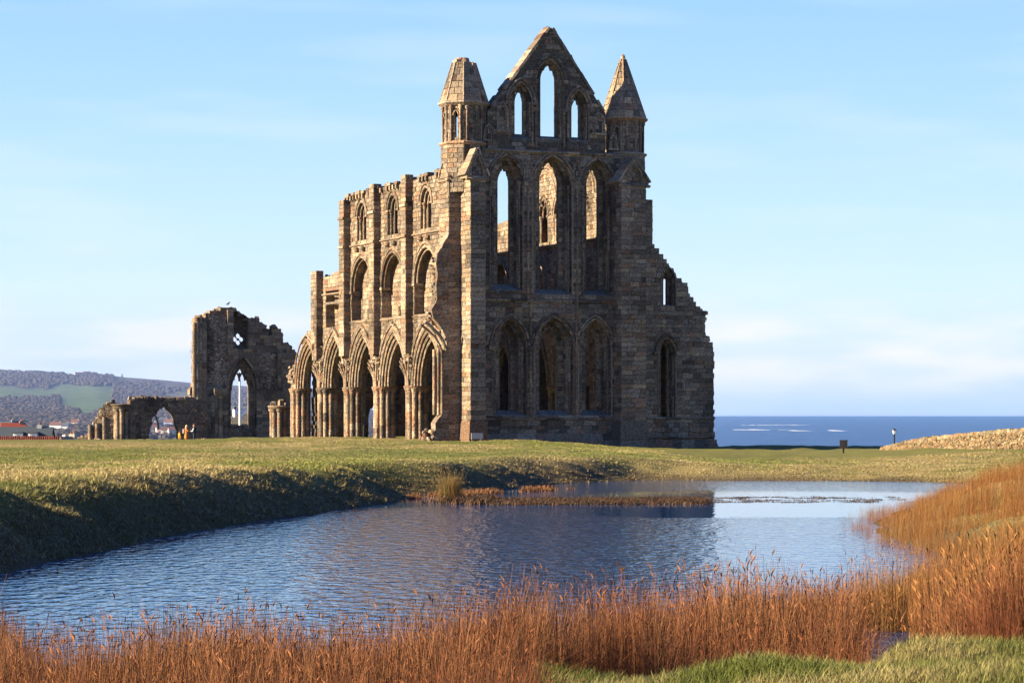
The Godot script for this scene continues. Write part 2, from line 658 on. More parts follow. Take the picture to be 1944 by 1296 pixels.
func sky_material() -> PanoramaSkyMaterial:
	var w := 1536
	var h := 2048
	var n := FastNoiseLite.new()
	n.seed = 4
	n.frequency = 1.0
	n.fractal_octaves = 5
	# elevation in degrees, then the clear sky's colour there (sRGB)
	var stops := [
		[-90.0, Color(0.50, 0.52, 0.50)], [-0.3, Color(0.70, 0.78, 0.88)], [0.0, Color(0.765, 0.850, 0.975)], [0.6, Color(0.800, 0.875, 0.975)], [1.6, Color(0.850, 0.915, 0.975)],
		[3.0, Color(0.825, 0.925, 0.990)], [5.0, Color(0.765, 0.895, 0.992)], [7.2, Color(0.690, 0.850, 0.990)], [9.6, Color(0.625, 0.805, 0.985)],
		[14.0, Color(0.47, 0.70, 0.985)], [24.0, Color(0.29, 0.52, 0.92)], [45.0, Color(0.20, 0.38, 0.72)], [90.0, Color(0.16, 0.30, 0.58)]]
	var b := PackedByteArray()
	b.resize(w * h * 3)
	var at := 0
	for y in h:
		var e := 90.0 - 180.0 * (y + 0.5) / h
		var col: Color = stops[0][1]
		for i in stops.size() - 1:
			if e >= stops[i][0] and e <= stops[i + 1][0]:
				var t: float = (e - stops[i][0]) / (stops[i + 1][0] - stops[i][0])
				col = stops[i][1].lerp(stops[i + 1][1], t)
		var r8 := int(col.r * 255.0 + 0.5)
		var g8 := int(col.g * 255.0 + 0.5)
		var b8 := int(col.b * 255.0 + 0.5)
		if e > 0.0 and e < 40.0:
			# long thin veils of high cloud, and low banks over the horizon
			var bank := exp(-pow((e - 1.5) / 1.1, 2.0))
			for x in w:
				var a := TAU * x / w
				var p := Vector3(cos(a) * 9.0, e * 0.33, sin(a) * 9.0)
				var c := clampf((n.get_noise_3d(p.x * 0.7, p.y * 2.6 + 0.18 * sin(a * 3.0), p.z * 0.7) + 0.02) * 1.8, 0.0, 1.0) * 0.19 * clampf(1.25 - e / 30.0, 0.0, 1.0) * clampf(e / 2.0, 0.0, 1.0)
				if e < 5.0:
					c = maxf(c, bank * clampf(0.42 + 1.7 * n.get_noise_3d(p.x * 1.1, e * 1.1 + 20.0, p.z * 1.1), 0.0, 1.0))
				b[at] = int(lerpf(col.r, 0.955, c) * 255.0 + 0.5)
				b[at + 1] = int(lerpf(col.g, 0.955, c) * 255.0 + 0.5)
				b[at + 2] = int(lerpf(col.b, 0.985, c) * 255.0 + 0.5)
				at += 3
		else:
			for x in w:
				b[at] = r8
				b[at + 1] = g8
				b[at + 2] = b8
				at += 3
	var m := PanoramaSkyMaterial.new()
	m.panorama = ImageTexture.create_from_image(Image.create_from_data(w, h, false, Image.FORMAT_RGB8, b))
	return m

# ---- the abbey ------------------------------------------------------------------------------
var abbey: Node3D

func part(called: String, mb: MB, parent: Node = null, mat: Material = null) -> MeshInstance3D:
	return obj(called, mb.mesh(), mat if mat else M.stone, parent if parent else abbey)

func stuff(called: String, mb: MB, parent: Node) -> MeshInstance3D:
	var o := obj(called, mb.mesh(), M.stone, parent)
	o.set_meta("kind", "stuff")
	return o

func grown(xl: float, xr: float, sill: float, ys: float, ya: float, d: float) -> PackedVector2Array:
	return opening(xl - d, xr + d, sill - d, ys, ya + d * 1.35)

# a lancet in a thick wall: stepped jambs, rolls, shafts, hood and sloping sill, as one part.
# o: outer opening [xl, xr, sill, spring, apex] on the wall face; q: inner opening
func lancet(f: Transform3D, o: Array, q: Array, d1: float, d2: float, d3: float, hood := 0.0, called := "lancet_window") -> void:
	var core := MB.new()
	var st := MB.new()
	var mid := []
	for i in 5:
		mid.append(lerpf(o[i], q[i], 0.5))
	mid[2] = lerpf(o[2], q[2], 0.35)
	var f1 := f * Transform3D(Basis(), Vector3(0, 0, -d1))
	var f2 := f * Transform3D(Basis(), Vector3(0, 0, -d2))
	wall(core, st, f1, grown(o[0], o[1], o[2], o[3], o[4], 0.2), [opening(mid[0], mid[1], mid[2], mid[3], mid[4])], d2 - d1 + 0.05, {"both": false, "len": 0.4})
	wall(core, st, f2, grown(o[0], o[1], o[2], o[3], o[4], 0.2), [opening(q[0], q[1], q[2], q[3], q[4])], d3 - d2, {"len": 0.4})
	var win := part(called, core)
	stuff("jamb_stones", st, win)
	var mb := MB.new()
	for k in [[o, 0.0, 0.06], [q, -d2, 0.04]]:
		var w: Array = k[0]
		var p := arch(w[0], w[1], w[3], w[4], 9)
		var path := PackedVector2Array([Vector2(w[0], w[2])])
		path.append_array(p)
		path.append(Vector2(w[1], w[2]))
		roll(mb, f, path, k[1], k[2])
	part("arch_moulding", mb, win)
	if hood > 0.0:
		var hm := MB.new()
		var d := 0.16
		roll(hm, f, arch(o[0] - d, o[1] + d, o[3], o[4] + d * 1.4, 10), 0.04, hood, 6)
		for s in 2:
			var x: float = (o[0] - d) if s == 0 else (o[1] + d)
			hm.box(Vector3(x - 0.13, o[3] - 0.16, -0.05), Vector3(x + 0.13, o[3] + 0.05, 0.16), stone_col(f * Vector3(x, o[3], 0)), f)
		part("hood_mould", hm, win)
	for s in 2:
		for k in 1:
			var w: Array = [o, mid][k]
			var w2: Array = [mid, q][k]
			var x: float = w[s] + (w2[s] - w[s]) * 0.45
			var z: float = [-d1, -d2][k] + 0.1
			var sh := MB.new()
			var at := f * Vector3(x, 0, z)
			shaft(sh, at, w2[2], w[3] - 0.22, 0.075, 7, 1.1)
			sh.lathe(at, [Vector2(0.08, w[3] - 0.24), Vector2(0.10, w[3] - 0.2), Vector2(0.085, w[3] - 0.16), Vector2(0.15, w[3] - 0.02), Vector2(0.15, w[3] + 0.05), Vector2(0.0, w[3] + 0.06)], 7, [stone_col(at)])
			part("window_shaft", sh, win)
	# sloping sill
	if q[2] > o[2] + 0.05:
		var sl := MB.new()
		var p := []
		var n := 5
		for i in n:
			var x0 := lerpf(o[0] + 0.02, o[1] - 0.02, float(i) / n)
			var x1 := lerpf(o[0] + 0.02, o[1] - 0.02, float(i + 1) / n) - 0.012
			var y: float = o[2] + 0.03 + ran(-0.01, 0.01)
			p = []
			for e in [Vector3(x0, o[2] - 0.2, -0.03), Vector3(x1, o[2] - 0.2, -0.03), Vector3(x1, o[2] - 0.2, -d2 - 0.1), Vector3(x0, o[2] - 0.2, -d2 - 0.1), Vector3(x0, y, -0.03), Vector3(x1, y, -0.03), Vector3(x1, q[2] - 0.004, -d2 - 0.1), Vector3(x0, q[2] - 0.004, -d2 - 0.1)]:
				p.append(f * e)
			sl.hexa(p, Color(0.27, 0.25, 0.22) * ran(0.75, 1.15))
		part("window_sill", sl, win)

# from picture measures: outer on plane z, inner on plane z - d2
func win_px(z: float, d2: float, o: Array, q: Array) -> Array:
	var a := [E(o[0], o[2], z).x, E(o[1], o[2], z).x, E(o[0], o[2], z).y, E(o[0], o[3], z).y, E((o[0] + o[1]) / 2.0, o[4], z).y]
	var b := [E(q[0], q[2], z - d2).x, E(q[1], q[2], z - d2).x, E(q[0], q[2], z - d2).y, E(q[0], q[3], z - d2).y, E((q[0] + q[1]) / 2.0, q[4], z - d2).y]
	b[0] = maxf(b[0], a[0] + 0.3)
	b[1] = minf(b[1], a[1] - 0.3)
	b[2] = maxf(b[2], a[2] + 0.02)
	b[4] = minf(b[4], a[4] - 0.3)
	b[3] = minf(b[3], b[4] - 0.45)
	return [a, b]

func east_front() -> void:
	var f := east_frame(-1.3)
	var z := -1.3
	var wins := [
		win_px(z, 0.9, [935, 1000, 789, 658, 603], [947, 968, 778, 664, 623]),
		win_px(z, 0.9, [1014, 1090, 789, 658, 602], [1023, 1058, 778, 661, 618]),
		win_px(z, 0.9, [1098, 1162, 789, 660, 605], [1111.5, 1132, 778, 664, 626]),
		win_px(z, 0.95, [930, 993, 550, 344, 293], [943, 967, 539, 347, 318]),
		win_px(z, 0.95, [1011, 1087, 558, 350, 295], [1022, 1059, 548, 347, 305]),
		win_px(z, 0.95, [1104, 1164, 560, 352, 303], [1112, 1135, 550, 351, 321])]
	var core := MB.new()
	var st := MB.new()
	var holes := []
	for w in wins:
		var o: Array = w[0]
		holes.append(opening(o[0], o[1], o[2], o[3], o[4], 9))
	var base := PackedVector2Array([Vector2(0.4, -1.2), Vector2(11.5, -1.4), Vector2(11.3, 17.95), Vector2(0.6, 17.95)])
	var one := wall(core, st, f, base, holes, 1.7, {"pieces": true, "row": 0.285, "len": 0.62, "least": 0.13})
	# the gable
	var gz := -1.36
	var gf := east_frame(gz)
	var gw := [
		win_px(gz, 0.55, [1017, 1069, 262, 151, 112], [1025, 1054, 258, 151, 123]),
		win_px(gz, 0.55, [966, 1011, 262, 193, 155], [976, 992.5, 254, 195, 172]),
		win_px(gz, 0.55, [1080, 1118, 266, 205, 170], [1084, 1099, 260, 208, 189])]
	var gh := []
	for w in gw:
		var o: Array = w[0]
		gh.append(opening(o[0], o[1], o[2], o[3], o[4], 9))
	var g := Es([926, 290, 926, 212, 934, 203, 950, 178, 972, 150, 984, 138, 1000, 113, 1016, 91, 1030, 70, 1040, 54, 1047, 52.5, 1054, 59, 1068, 84, 1086, 108, 1102, 137, 1122, 170, 1142, 204, 1150, 214, 1150, 300], gz)
	g[0].y = 17.93
	g[-1].y = 17.93
	one.append_array(wall(core, st, gf, g, gh, 0.95, {"pieces": true, "row": 0.27, "len": 0.5, "least": 0.15}))
	var wallp := part("east_wall", core)
	for w in wins:
		lancet(f, w[0], w[1], 0.42, 0.9, 1.2, 0.07)
	for w in gw:
		lancet(gf, w[0], w[1], 0.25, 0.55, 0.75, 0.08)
	# string courses, ends butting on the buttresses
	var b := MB.new()
	band(b, f, 1.0, 10.15, 1.22, 0.2, 0.13)
	band(b, f, 1.0, 10.15, 8.55, 0.2, 0.11)
	band(b, f, 1.3, 10.2, 17.72, 0.24, 0.14)
	for k in range(3):
		var x0: float = [1.0, wins[0][0][1] + 0.32, wins[1][0][1] + 0.32][k]
		var x1: float = [wins[0][0][0] - 0.3, wins[1][0][0] - 0.3, wins[2][0][0] - 0.3][k]
		band(b, f, x0, x1, wins[0][0][3] - 0.1, 0.15, 0.08)
		x0 = [1.0, wins[3][0][1] + 0.32, wins[4][0][1] + 0.32][k]
		x1 = [wins[3][0][0] - 0.3, wins[4][0][0] - 0.3, wins[5][0][0] - 0.3][k]
		band(b, f, x0, x1, wins[3][0][3] - 0.1, 0.15, 0.08)
	part("string_course", b)
	# upright shafts between the lancets
	for k in 2:
		for tier in 2:
			var x: float = (wins[tier * 3 + k][0][1] + wins[tier * 3 + k + 1][0][0]) / 2
			var sh := MB.new()
			var y0: float = [1.4, 8.75][tier]
			var y1: float = [8.5, 15.9][tier]
			shaft(sh, f * Vector3(x, 0, 0.04), y0, y1, 0.085, 7, 0.9)
			sh.lathe(f * Vector3(x, 0, 0.06), [Vector2(0.08, y1 - 0.1), Vector2(0.18, y1 + 0.15), Vector2(0.18, y1 + 0.28), Vector2(0.02, y1 + 0.3)], 7, [stone_col(Vector3(x, y1, -1.3))])
			part("wall_shaft", sh)
			if tier == 1:
				niche(f, x, y1 + 0.35, 0.62, 1.3)
	# pairs of shafts in the gable
	for x in [(gw[1][0][1] + gw[0][0][0]) / 2, (gw[0][0][1] + gw[2][0][0]) / 2]:
		var sh := MB.new()
		for d in [-0.13, 0.13]:
			shaft(sh, gf * Vector3(x + d, 0, 0.03), 18.2, 20.4, 0.07, 7, 0.5)
		sh.box(Vector3(x - 0.26, 20.4, -0.05), Vector3(x + 0.26, 20.62, 0.14), stone_col(Vector3(x, 20, 0)), gf)
		part("wall_shaft", sh)
	# blind arches at the foot of the gable
	for q in [[944, 963, 246, 212, 193], [918, 936, 264, 252, 236], [1126, 1147, 252, 232, 214], [1158, 1171, 281, 268, 256]]:
		var a := E(q[0], q[2], gz)
		var c := E(q[1], q[2], gz)
		blind(gf, a.x, c.x, a.y, E(q[0], q[3], gz).y, E(q[0], q[4], gz).y)
	# coping on the raking edges
	var cp := MB.new()
	for k in 2:
		var pts: Array = [[926, 212, 1043, 52], [1049, 53, 1147, 211]][k]
		var p := E(pts[0], pts[1], gz)
		var q := E(pts[2], pts[3], gz)
		var n := 15
		for i in n:
			if rng.randf() < 0.05:
				continue
			var s := p.lerp(q, (i + 0.02) / n)
			var t := p.lerp(q, (i + 0.98) / n)
			var up := Vector2(-(t - s).y, (t - s).x).normalized() * ran(0.07, 0.10)
			var h := []
			for e in [[s - up * 0.9, 0.07], [t - up * 0.9, 0.07], [t - up * 0.9, -1.02], [s - up * 0.9, -1.02], [s + up, 0.04], [t + up, 0.04], [t + up, -0.99], [s + up, -0.99]]:
				h.append(gf * Vector3(e[0].x, e[0].y, e[1] + ran(-0.015, 0.015)))
			cp.hexa(h, stone_col(h[0]) * 1.1)
	edge_rubble(cp, gf, g.slice(2, 9), 0.26, 1.0, 6)
	edge_rubble(cp, gf, g.slice(10, 16), 0.2, 1.0, 4)
	var ap := E(1044, 53, gz)
	cp.frustum(Vector3(ap.x - 0.32, ap.y - 0.45, -1.0), Vector3(ap.x + 0.28, ap.y + 0.12, 0.07), 0.2, 0.3, stone_col(Vector3(ap.x, ap.y, 0)), gf)
	part("gable_coping", cp).set_meta("kind", "stuff")
	# buttresses and their foot
	core = MB.new()
	st = MB.new()
	one.append_array(block(core, st, Vector3(0, -1, -1.7), Vector3(1.0, 16.0, 0), {"pieces": true, "len": 0.75}))
	one.append_array(block(core, st, Vector3(10.14, -1.4, -1.7), Vector3(11.85, 15.95, 0), {"pieces": true, "len": 0.7}))
	var bp := part("buttress", core)
	place_stones(one, 300, wallp, Vector3.ZERO, st)
	stuff("small_stones", st, wallp)
	core = MB.new()
	st = MB.new()
	block(core, st, Vector3(-0.78, -1, -3.17), Vector3(0.02, 16.0, -1.62), {"len": 0.75})
	bp = part("buttress", core)
	stuff("small_stones", st, bp)
	core = MB.new()
	st = MB.new()
	block(core, st, Vector3(11.8, 7.0, -3.2), Vector3(13.1, 15.2, -1.62), {"len": 0.7})
	block(core, st, Vector3(11.78, 15.2, -3.2), Vector3(12.6, 16.4, -1.7), {"len": 0.7})
	bp = part("buttress", core)
	stuff("small_stones", st, bp)
	core = MB.new()
	st = MB.new()
	block(core, st, Vector3(0.05, -1, -3.1), Vector3(1.5, 15.8, -1.68), {"len": 0.75})
	block(core, st, Vector3(10.2, -1, -3.1), Vector3(11.75, 16.2, -1.68), {"len": 0.75})
	bp = part("corner_mass", core)
	stuff("small_stones", st, bp)
	core = MB.new()
	core.box(Vector3(-0.79, 10.2, -2.1), Vector3(-0.78 + 0.012, 11.6, -1.95), Color(0.02, 0.02, 0.02))
	gablet(east_frame(0.0), -0.28, 1.18, 15.98, 17.75, 1.7)
	gablet(east_frame(0.0), 9.98, 12.1, 15.93, 17.55, 1.7)
	gablet(south_frame(-0.78), -3.2, -1.6, 15.98, 17.1, 0.9)
	gablet(Transform3D(Basis(Vector3(0, 0, -1), Vector3.UP, Vector3(1, 0, 0)), Vector3(12.6, 0, -1.65)), 0.0, 1.5, 16.35, 17.2, 0.9)
	var pl := MB.new()
	plinth(pl, Vector3(1.0, -1.2, -1.3), Vector3(10.14, 0.15, -1.3), 0.3, true)
	part("plinth", pl)
	for k in [[-0.02, 1.02, 0.02], [10.12, 11.87, 0.02]]:
		pl = MB.new()
		pl.frustum(Vector3(k[0] - 0.35, -1.4, -1.7), Vector3(k[1] + 0.3, 0.1, k[2] + 0.3), 0.3, 0.28, stone_col(Vector3(k[0], 0, 0)))
		pl.frustum(Vector3(k[0] - 0.12, 0.09, -1.7), Vector3(k[1] + 0.12, 1.25, k[2] + 0.12), 0.09, 0.1, stone_col(Vector3(k[0], 1, 0)))
		part("plinth", pl)

func plinth(mb: MB, a: Vector3, b: Vector3, d: float, along_x: bool) -> void:
	var L := (b.x - a.x) if along_x else (b.z - a.z)
	var x := 0.0
	while x < L - 0.01:
		var l := minf(ran(0.6, 1.4), L - x)
		for k in 2:
			var y0: float = [a.y, 0.0][k]
			var y1: float = [0.0, b.y + 0.3][k]
			var o0: float = [d + 0.06, d][k]
			var o1: float = [d, 0.02][k]
			var p := []
			if along_x:
				for e in [[0, y0, o0], [1, y0, o0], [1, y0, -0.1], [0, y0, -0.1], [0, y1, o1], [1, y1, o1], [1, y1, -0.1], [0, y1, -0.1]]:
					p.append(Vector3(a.x + x + e[0] * (l - 0.01), e[1] + (0.012 if k == 0 and e[1] == 0.0 else 0.0), a.z + e[2]))
			mb.hexa(p, stone_col(Vector3(a.x + x, y0, a.z)))
		x += l

# a small niche with a gabled head
func niche(f: Transform3D, x: float, y: float, w: float, h: float) -> void:
	blind(f, x - w * 0.4, x + w * 0.4, y, y + h * 0.45, y + h * 0.9)

# a blind arch: proud rolls round a dark-set panel
func blind(f: Transform3D, x0: float, x1: float, sill: float, ys: float, ya: float) -> void:
	var mb := MB.new()
	var path := PackedVector2Array([Vector2(x0, sill)])
	path.append_array(arch(x0, x1, ys, maxf(ya, ys + (x1 - x0) * 0.52), 6))
	path.append(Vector2(x1, sill))
	roll(mb, f, path, 0.05, 0.07)
	var inner := PackedVector2Array([Vector2(x0 + 0.12, sill)])
	inner.append_array(arch(x0 + 0.12, x1 - 0.12, ys, maxf(ya, ys + (x1 - x0) * 0.52) - 0.16, 6))
	inner.append(Vector2(x1 - 0.12, sill))
	roll(mb, f, inner, 0.03, 0.045)
	mb.box(Vector3(x0 - 0.1, sill - 0.12, -0.05), Vector3(x1 + 0.1, sill, 0.13), stone_col(f * Vector3(x0, sill, 0)), f)
	part("blind_arch", mb)

# the gabled head of a buttress, its front a sunk arch
func gablet(f: Transform3D, x0: float, x1: float, y0: float, y1: float, depth: float) -> void:
	var core := MB.new()
	var st := MB.new()
	var xm := (x0 + x1) / 2
	var w := x1 - x0
	var tri := PackedVector2Array([Vector2(x0 + 0.06, y0), Vector2(x1 - 0.06, y0), Vector2(x1 - 0.06, y0 + 0.2), Vector2(xm + 0.05, y1), Vector2(xm - 0.05, y1), Vector2(x0 + 0.06, y0 + 0.2)])
	var hole := opening(xm - w * 0.24, xm + w * 0.24, y0 + 0.12, y0 + (y1 - y0) * 0.35, y0 + (y1 - y0) * 0.72, 5)
	wall(core, st, f, tri, [hole], 0.22, {"both": false, "row": 0.2, "len": 0.4})
	wall(core, st, f * Transform3D(Basis(), Vector3(0, 0, -0.2)), tri, [], depth - 0.2, {"row": 0.25, "len": 0.4})
	var mb := MB.new()
	for s in 2:
		var a := Vector2(x0 if s == 0 else xm, y0 + 0.14 if s == 0 else y1 + 0.02)
		var b := Vector2(xm if s == 0 else x1, y1 + 0.02 if s == 0 else y0 + 0.14)
		var n := 4
		for i in n:
			var p := a.lerp(b, float(i) / n)
			var q := a.lerp(b, (i + 0.97) / n)
			var up := Vector2(-(q - p).y, (q - p).x).normalized() * 0.12
			var h := []
			for e in [[p, 0.09], [q, 0.09], [q, -depth], [p, -depth], [p + up, 0.07], [q + up, 0.07], [q + up, -depth], [p + up, -depth]]:
				h.append(f * Vector3(e[0].x, e[0].y, e[1]))
			mb.hexa(h, stone_col(h[0]) * 1.1)
	roll(mb, f, arch(xm - w * 0.24, xm + w * 0.24, y0 + (y1 - y0) * 0.35, y0 + (y1 - y0) * 0.72, 5), 0.0, 0.05)
	band(mb, f, x0 - 0.02, x1 + 0.02, y0 - 0.16, 0.17, 0.12)
	var g := part("gablet", core)
	stuff("small_stones", st, g)
	part("gablet_coping", mb, g)

func turret(cx: float, cz: float, r: float, y0: float, y1: float, ye: float, yt: float, rt: float, er: float, cap: bool, turn: float) -> void:
	var core := MB.new()
	var st := MB.new()
	var at := Vector3(cx, 0, cz)
	drum(core, st, at, y0, y1, r * 0.98, r * 0.98, 8, 0.3, 2)
	var t := part("turret", core)
	stuff("small_stones", st, t)
	var bm := MB.new()
	bm.lathe(at, [Vector2(r - 0.02, y1 - 0.1), Vector2(r + 0.1, y1), Vector2(r + 0.1, y1 + 0.1), Vector2(r - 0.1, y1 + 0.16), Vector2(0, y1 + 0.16)], 8, [stone_col(at)], true, PI / 8)
	bm.lathe(at, [Vector2(r - 0.05, ye - 0.25), Vector2(er, ye - 0.08), Vector2(er, ye + 0.02), Vector2(er - 0.2, ye + 0.06)], 8, [stone_col(at), stone_col(at)], true, PI / 8)
	bm.lathe(at, [Vector2(0, ye - 0.25), Vector2(r - 0.05, ye - 0.249)], 8, [stone_col(at)], true, PI / 8)
	part("turret_cornice", bm, t)
	# the lantern: eight walls with a slit each, and shafts
	core = MB.new()
	st = MB.new()
	var sh := []
	var rl := (r - 0.14) * cos(PI / 8)
	var half := (r - 0.14) * sin(PI / 8)
	for k in 8:
		var a := TAU * k / 8.0
		var zo := Vector3(cos(a), 0, -sin(a))
		var f := Transform3D(Basis(Vector3.UP.cross(zo), Vector3.UP, zo), at + zo * rl)
		var hw := half * 0.2
		wall(core, st, f, PackedVector2Array([Vector2(-half, y1 + 0.1), Vector2(half, y1 + 0.1), Vector2(half, ye - 0.2), Vector2(-half, ye - 0.2)]), [opening(-hw, hw, y1 + 0.35, ye - 0.85, ye - 0.5, 5)] if k in [1, 5, 4, 2] else [], 0.26, {"row": 0.28, "len": 0.3})
		for s in [-0.62, 0.62]:
			var one := MB.new()
			shaft(one, f * Vector3(half * s, 0, 0.07), y1 + 0.15, ye - 0.5, 0.07, 6, 0.8)
			one.lathe(f * Vector3(half * s, 0, 0.07), [Vector2(0.07, ye - 0.52), Vector2(0.13, ye - 0.38), Vector2(0.13, ye - 0.22), Vector2(0, ye - 0.21)], 6, [stone_col(at)])
			sh.append(one)
		var hm := MB.new()
		roll(hm, f, arch(-hw - 0.08, hw + 0.08, ye - 0.85, ye - 0.55, 5), 0.04, 0.05, 5)
		sh.append(hm)
	var ln := part("lantern", core, t)
	ln.set_meta("label", "open lantern stage with slender shafts")
	stuff("small_stones", st, t)
	var i := 0
	for one in sh:
		part("colonnette" if i % 3 < 2 else "slit_arch", one, t)
		i += 1
	# the spire
	core = MB.new()
	st = MB.new()
	drum(core, st, at, ye + 0.04, yt, er - 0.12, rt, 8, 0.42, 2)
	var sp := part("spire", core, t)
	sp.set_meta("label", "truncated stone spire" if cap else "pointed stone spire")
	stuff("spire_stones", st, t)
	var rb := MB.new()
	for k in 8:
		var a := TAU * k / 8.0 + PI / 8
		var d := Vector3(cos(a), 0, -sin(a))
		rb.tube([at + d * (er - 0.12) + Vector3(0, ye + 0.05, 0), at + d * (rt + 0.02) + Vector3(0, yt, 0)], [0.05, 0.045], 5, [stone_col(at) * 1.1])
	if cap:
		rb.lathe(at + Vector3(-0.12, 0, 0), [Vector2(0.5, yt - 0.05), Vector2(0.42, yt + 0.28), Vector2(0, yt + 0.32)], 7, [stone_col(at), stone_col(at)], true, 0.3)
		rb.box(Vector3(cx - 0.62, yt - 0.03, cz - 0.3), Vector3(cx - 0.2, yt + 0.16, cz + 0.35), stone_col(at))
	else:
		rb.lathe(at, [Vector2(rt + 0.07, yt - 0.35), Vector2(rt + 0.1, yt - 0.2), Vector2(rt, yt - 0.02), Vector2(rt * 0.9, yt + 0.16), Vector2(rt * 0.4, yt + 0.3), Vector2(0, yt + 0.34)], 8, [stone_col(at), stone_col(at)], true)
	part("spire_rib", rb, t)

# one range of the choir: arcade, middle storey and clerestory. f looks at the outer face.
func bay_piers() -> Array:
	return [-34.4, -28.15, -22.42, -16.4, -10.3, -4.2]

func pier(at: Vector3, y0: float, ys: float, parent: Node = null, tint := Color.WHITE) -> void:
	var core := MB.new()
	shaft(core, at, y0, ys - 0.3, 0.55, 10, 0.45, tint)
	core.lathe(at, [Vector2(1.0, y0), Vector2(0.95, y0 + 0.35), Vector2(0.86, y0 + 0.5), Vector2(0.4, y0 + 0.6)], 12, [stone_col(at) * tint, stone_col(at) * tint])
	var p := part("pier", core, parent)
	for k in 10:
		var a := TAU * k / 10 + PI / 2
		var d := Vector3(cos(a), 0, -sin(a)) * 0.58
		var sh := MB.new()
		shaft(sh, at + d, y0 + 0.3, ys - 0.42, 0.165, 9, 0.55, tint)
		sh.lathe(at + d, [Vector2(0.165, ys - 0.44), Vector2(0.2, ys - 0.40), Vector2(0.17, ys - 0.36), Vector2(0.26, ys - 0.2), Vector2(0.26, ys - 0.13), Vector2(0.1, ys - 0.12)], 9, [stone_col(at) * tint])
		part("pier_shaft", sh, p if parent == null else parent)
	var cp := MB.new()
	cp.lathe(at, [Vector2(0.6, ys - 0.16), Vector2(0.85, ys - 0.13), Vector2(0.89, ys - 0.03), Vector2(0.8, ys + 0.02), Vector2(0.0, ys + 0.03)], 16, [stone_col(at) * tint])
	part("capital", cp, p if parent == null else parent)

func arcade_arch(f: Transform3D, xl: float, xr: float, ys: float, ya: float, depth: float, teeth: bool) -> void:
	var core := MB.new()
	var st := MB.new()
	var mb := MB.new()
	for k in 3:
		var d := 0.17 * (k + 1)
		var z := 0.10 + 0.15 * k
		var full := opening(xl - 0.15, xr + 0.15, ys - 0.02, ys, ya + 0.2, 9)
		var hole := opening(xl + d, xr - d, ys - 0.3, ys, ya - d * 1.5, 9)
		wall(core, st, f * Transform3D(Basis(), Vector3(0, 0, -z)), full, [hole], depth - 2 * z, {"row": 0.3, "len": 0.4})
	for k in 4:
		var d := 0.17 * k
		var z := 0.10 + 0.15 * (k - 1)
		if k == 0:
			z = 0.0
		for e in [[-z, 0.06, 0.0], [-depth + z, 0.06, 0.0], [-z - 0.08, 0.045, 0.0], [-z, 0.04, 0.085]]:
			roll(mb, f, arch(xl + d + e[2], xr - d - e[2], ys, ya - (d + e[2]) * 1.5, 12), e[0], e[1], 6)
	var a := part("arcade_arch", core)
	stuff("voussoirs", st, a)
	part("arch_moulding", mb, a)
	var hd := MB.new()
	var hp := arch(xl - 0.17, xr + 0.17, ys + 0.4, ya + 0.3, 14)
	roll(hd, f, hp, 0.05, 0.075)
	if teeth:
		for i in range(4, hp.size() - 5):
			for t in [0.0, 0.5]:
				var p := hp[i].lerp(hp[i + 1], t)
				var q := (hp[i + 1] - hp[i]).normalized()
				var nrm := Vector2(-q.y, q.x)
				var c := p + nrm * 0.13
				var w := f * Transform3D(Basis(Vector3(q.x, q.y, 0), Vector3(nrm.x, nrm.y, 0), Vector3(0, 0, 1)), Vector3(c.x, c.y, 0))
				hd.frustum(Vector3(-0.075, -0.08, -0.03), Vector3(0.075, 0.09, 0.12), 0.05, 0.03, stone_col(f * Vector3(c.x, c.y, 0)), w)
	part("hood_mould", hd, a)

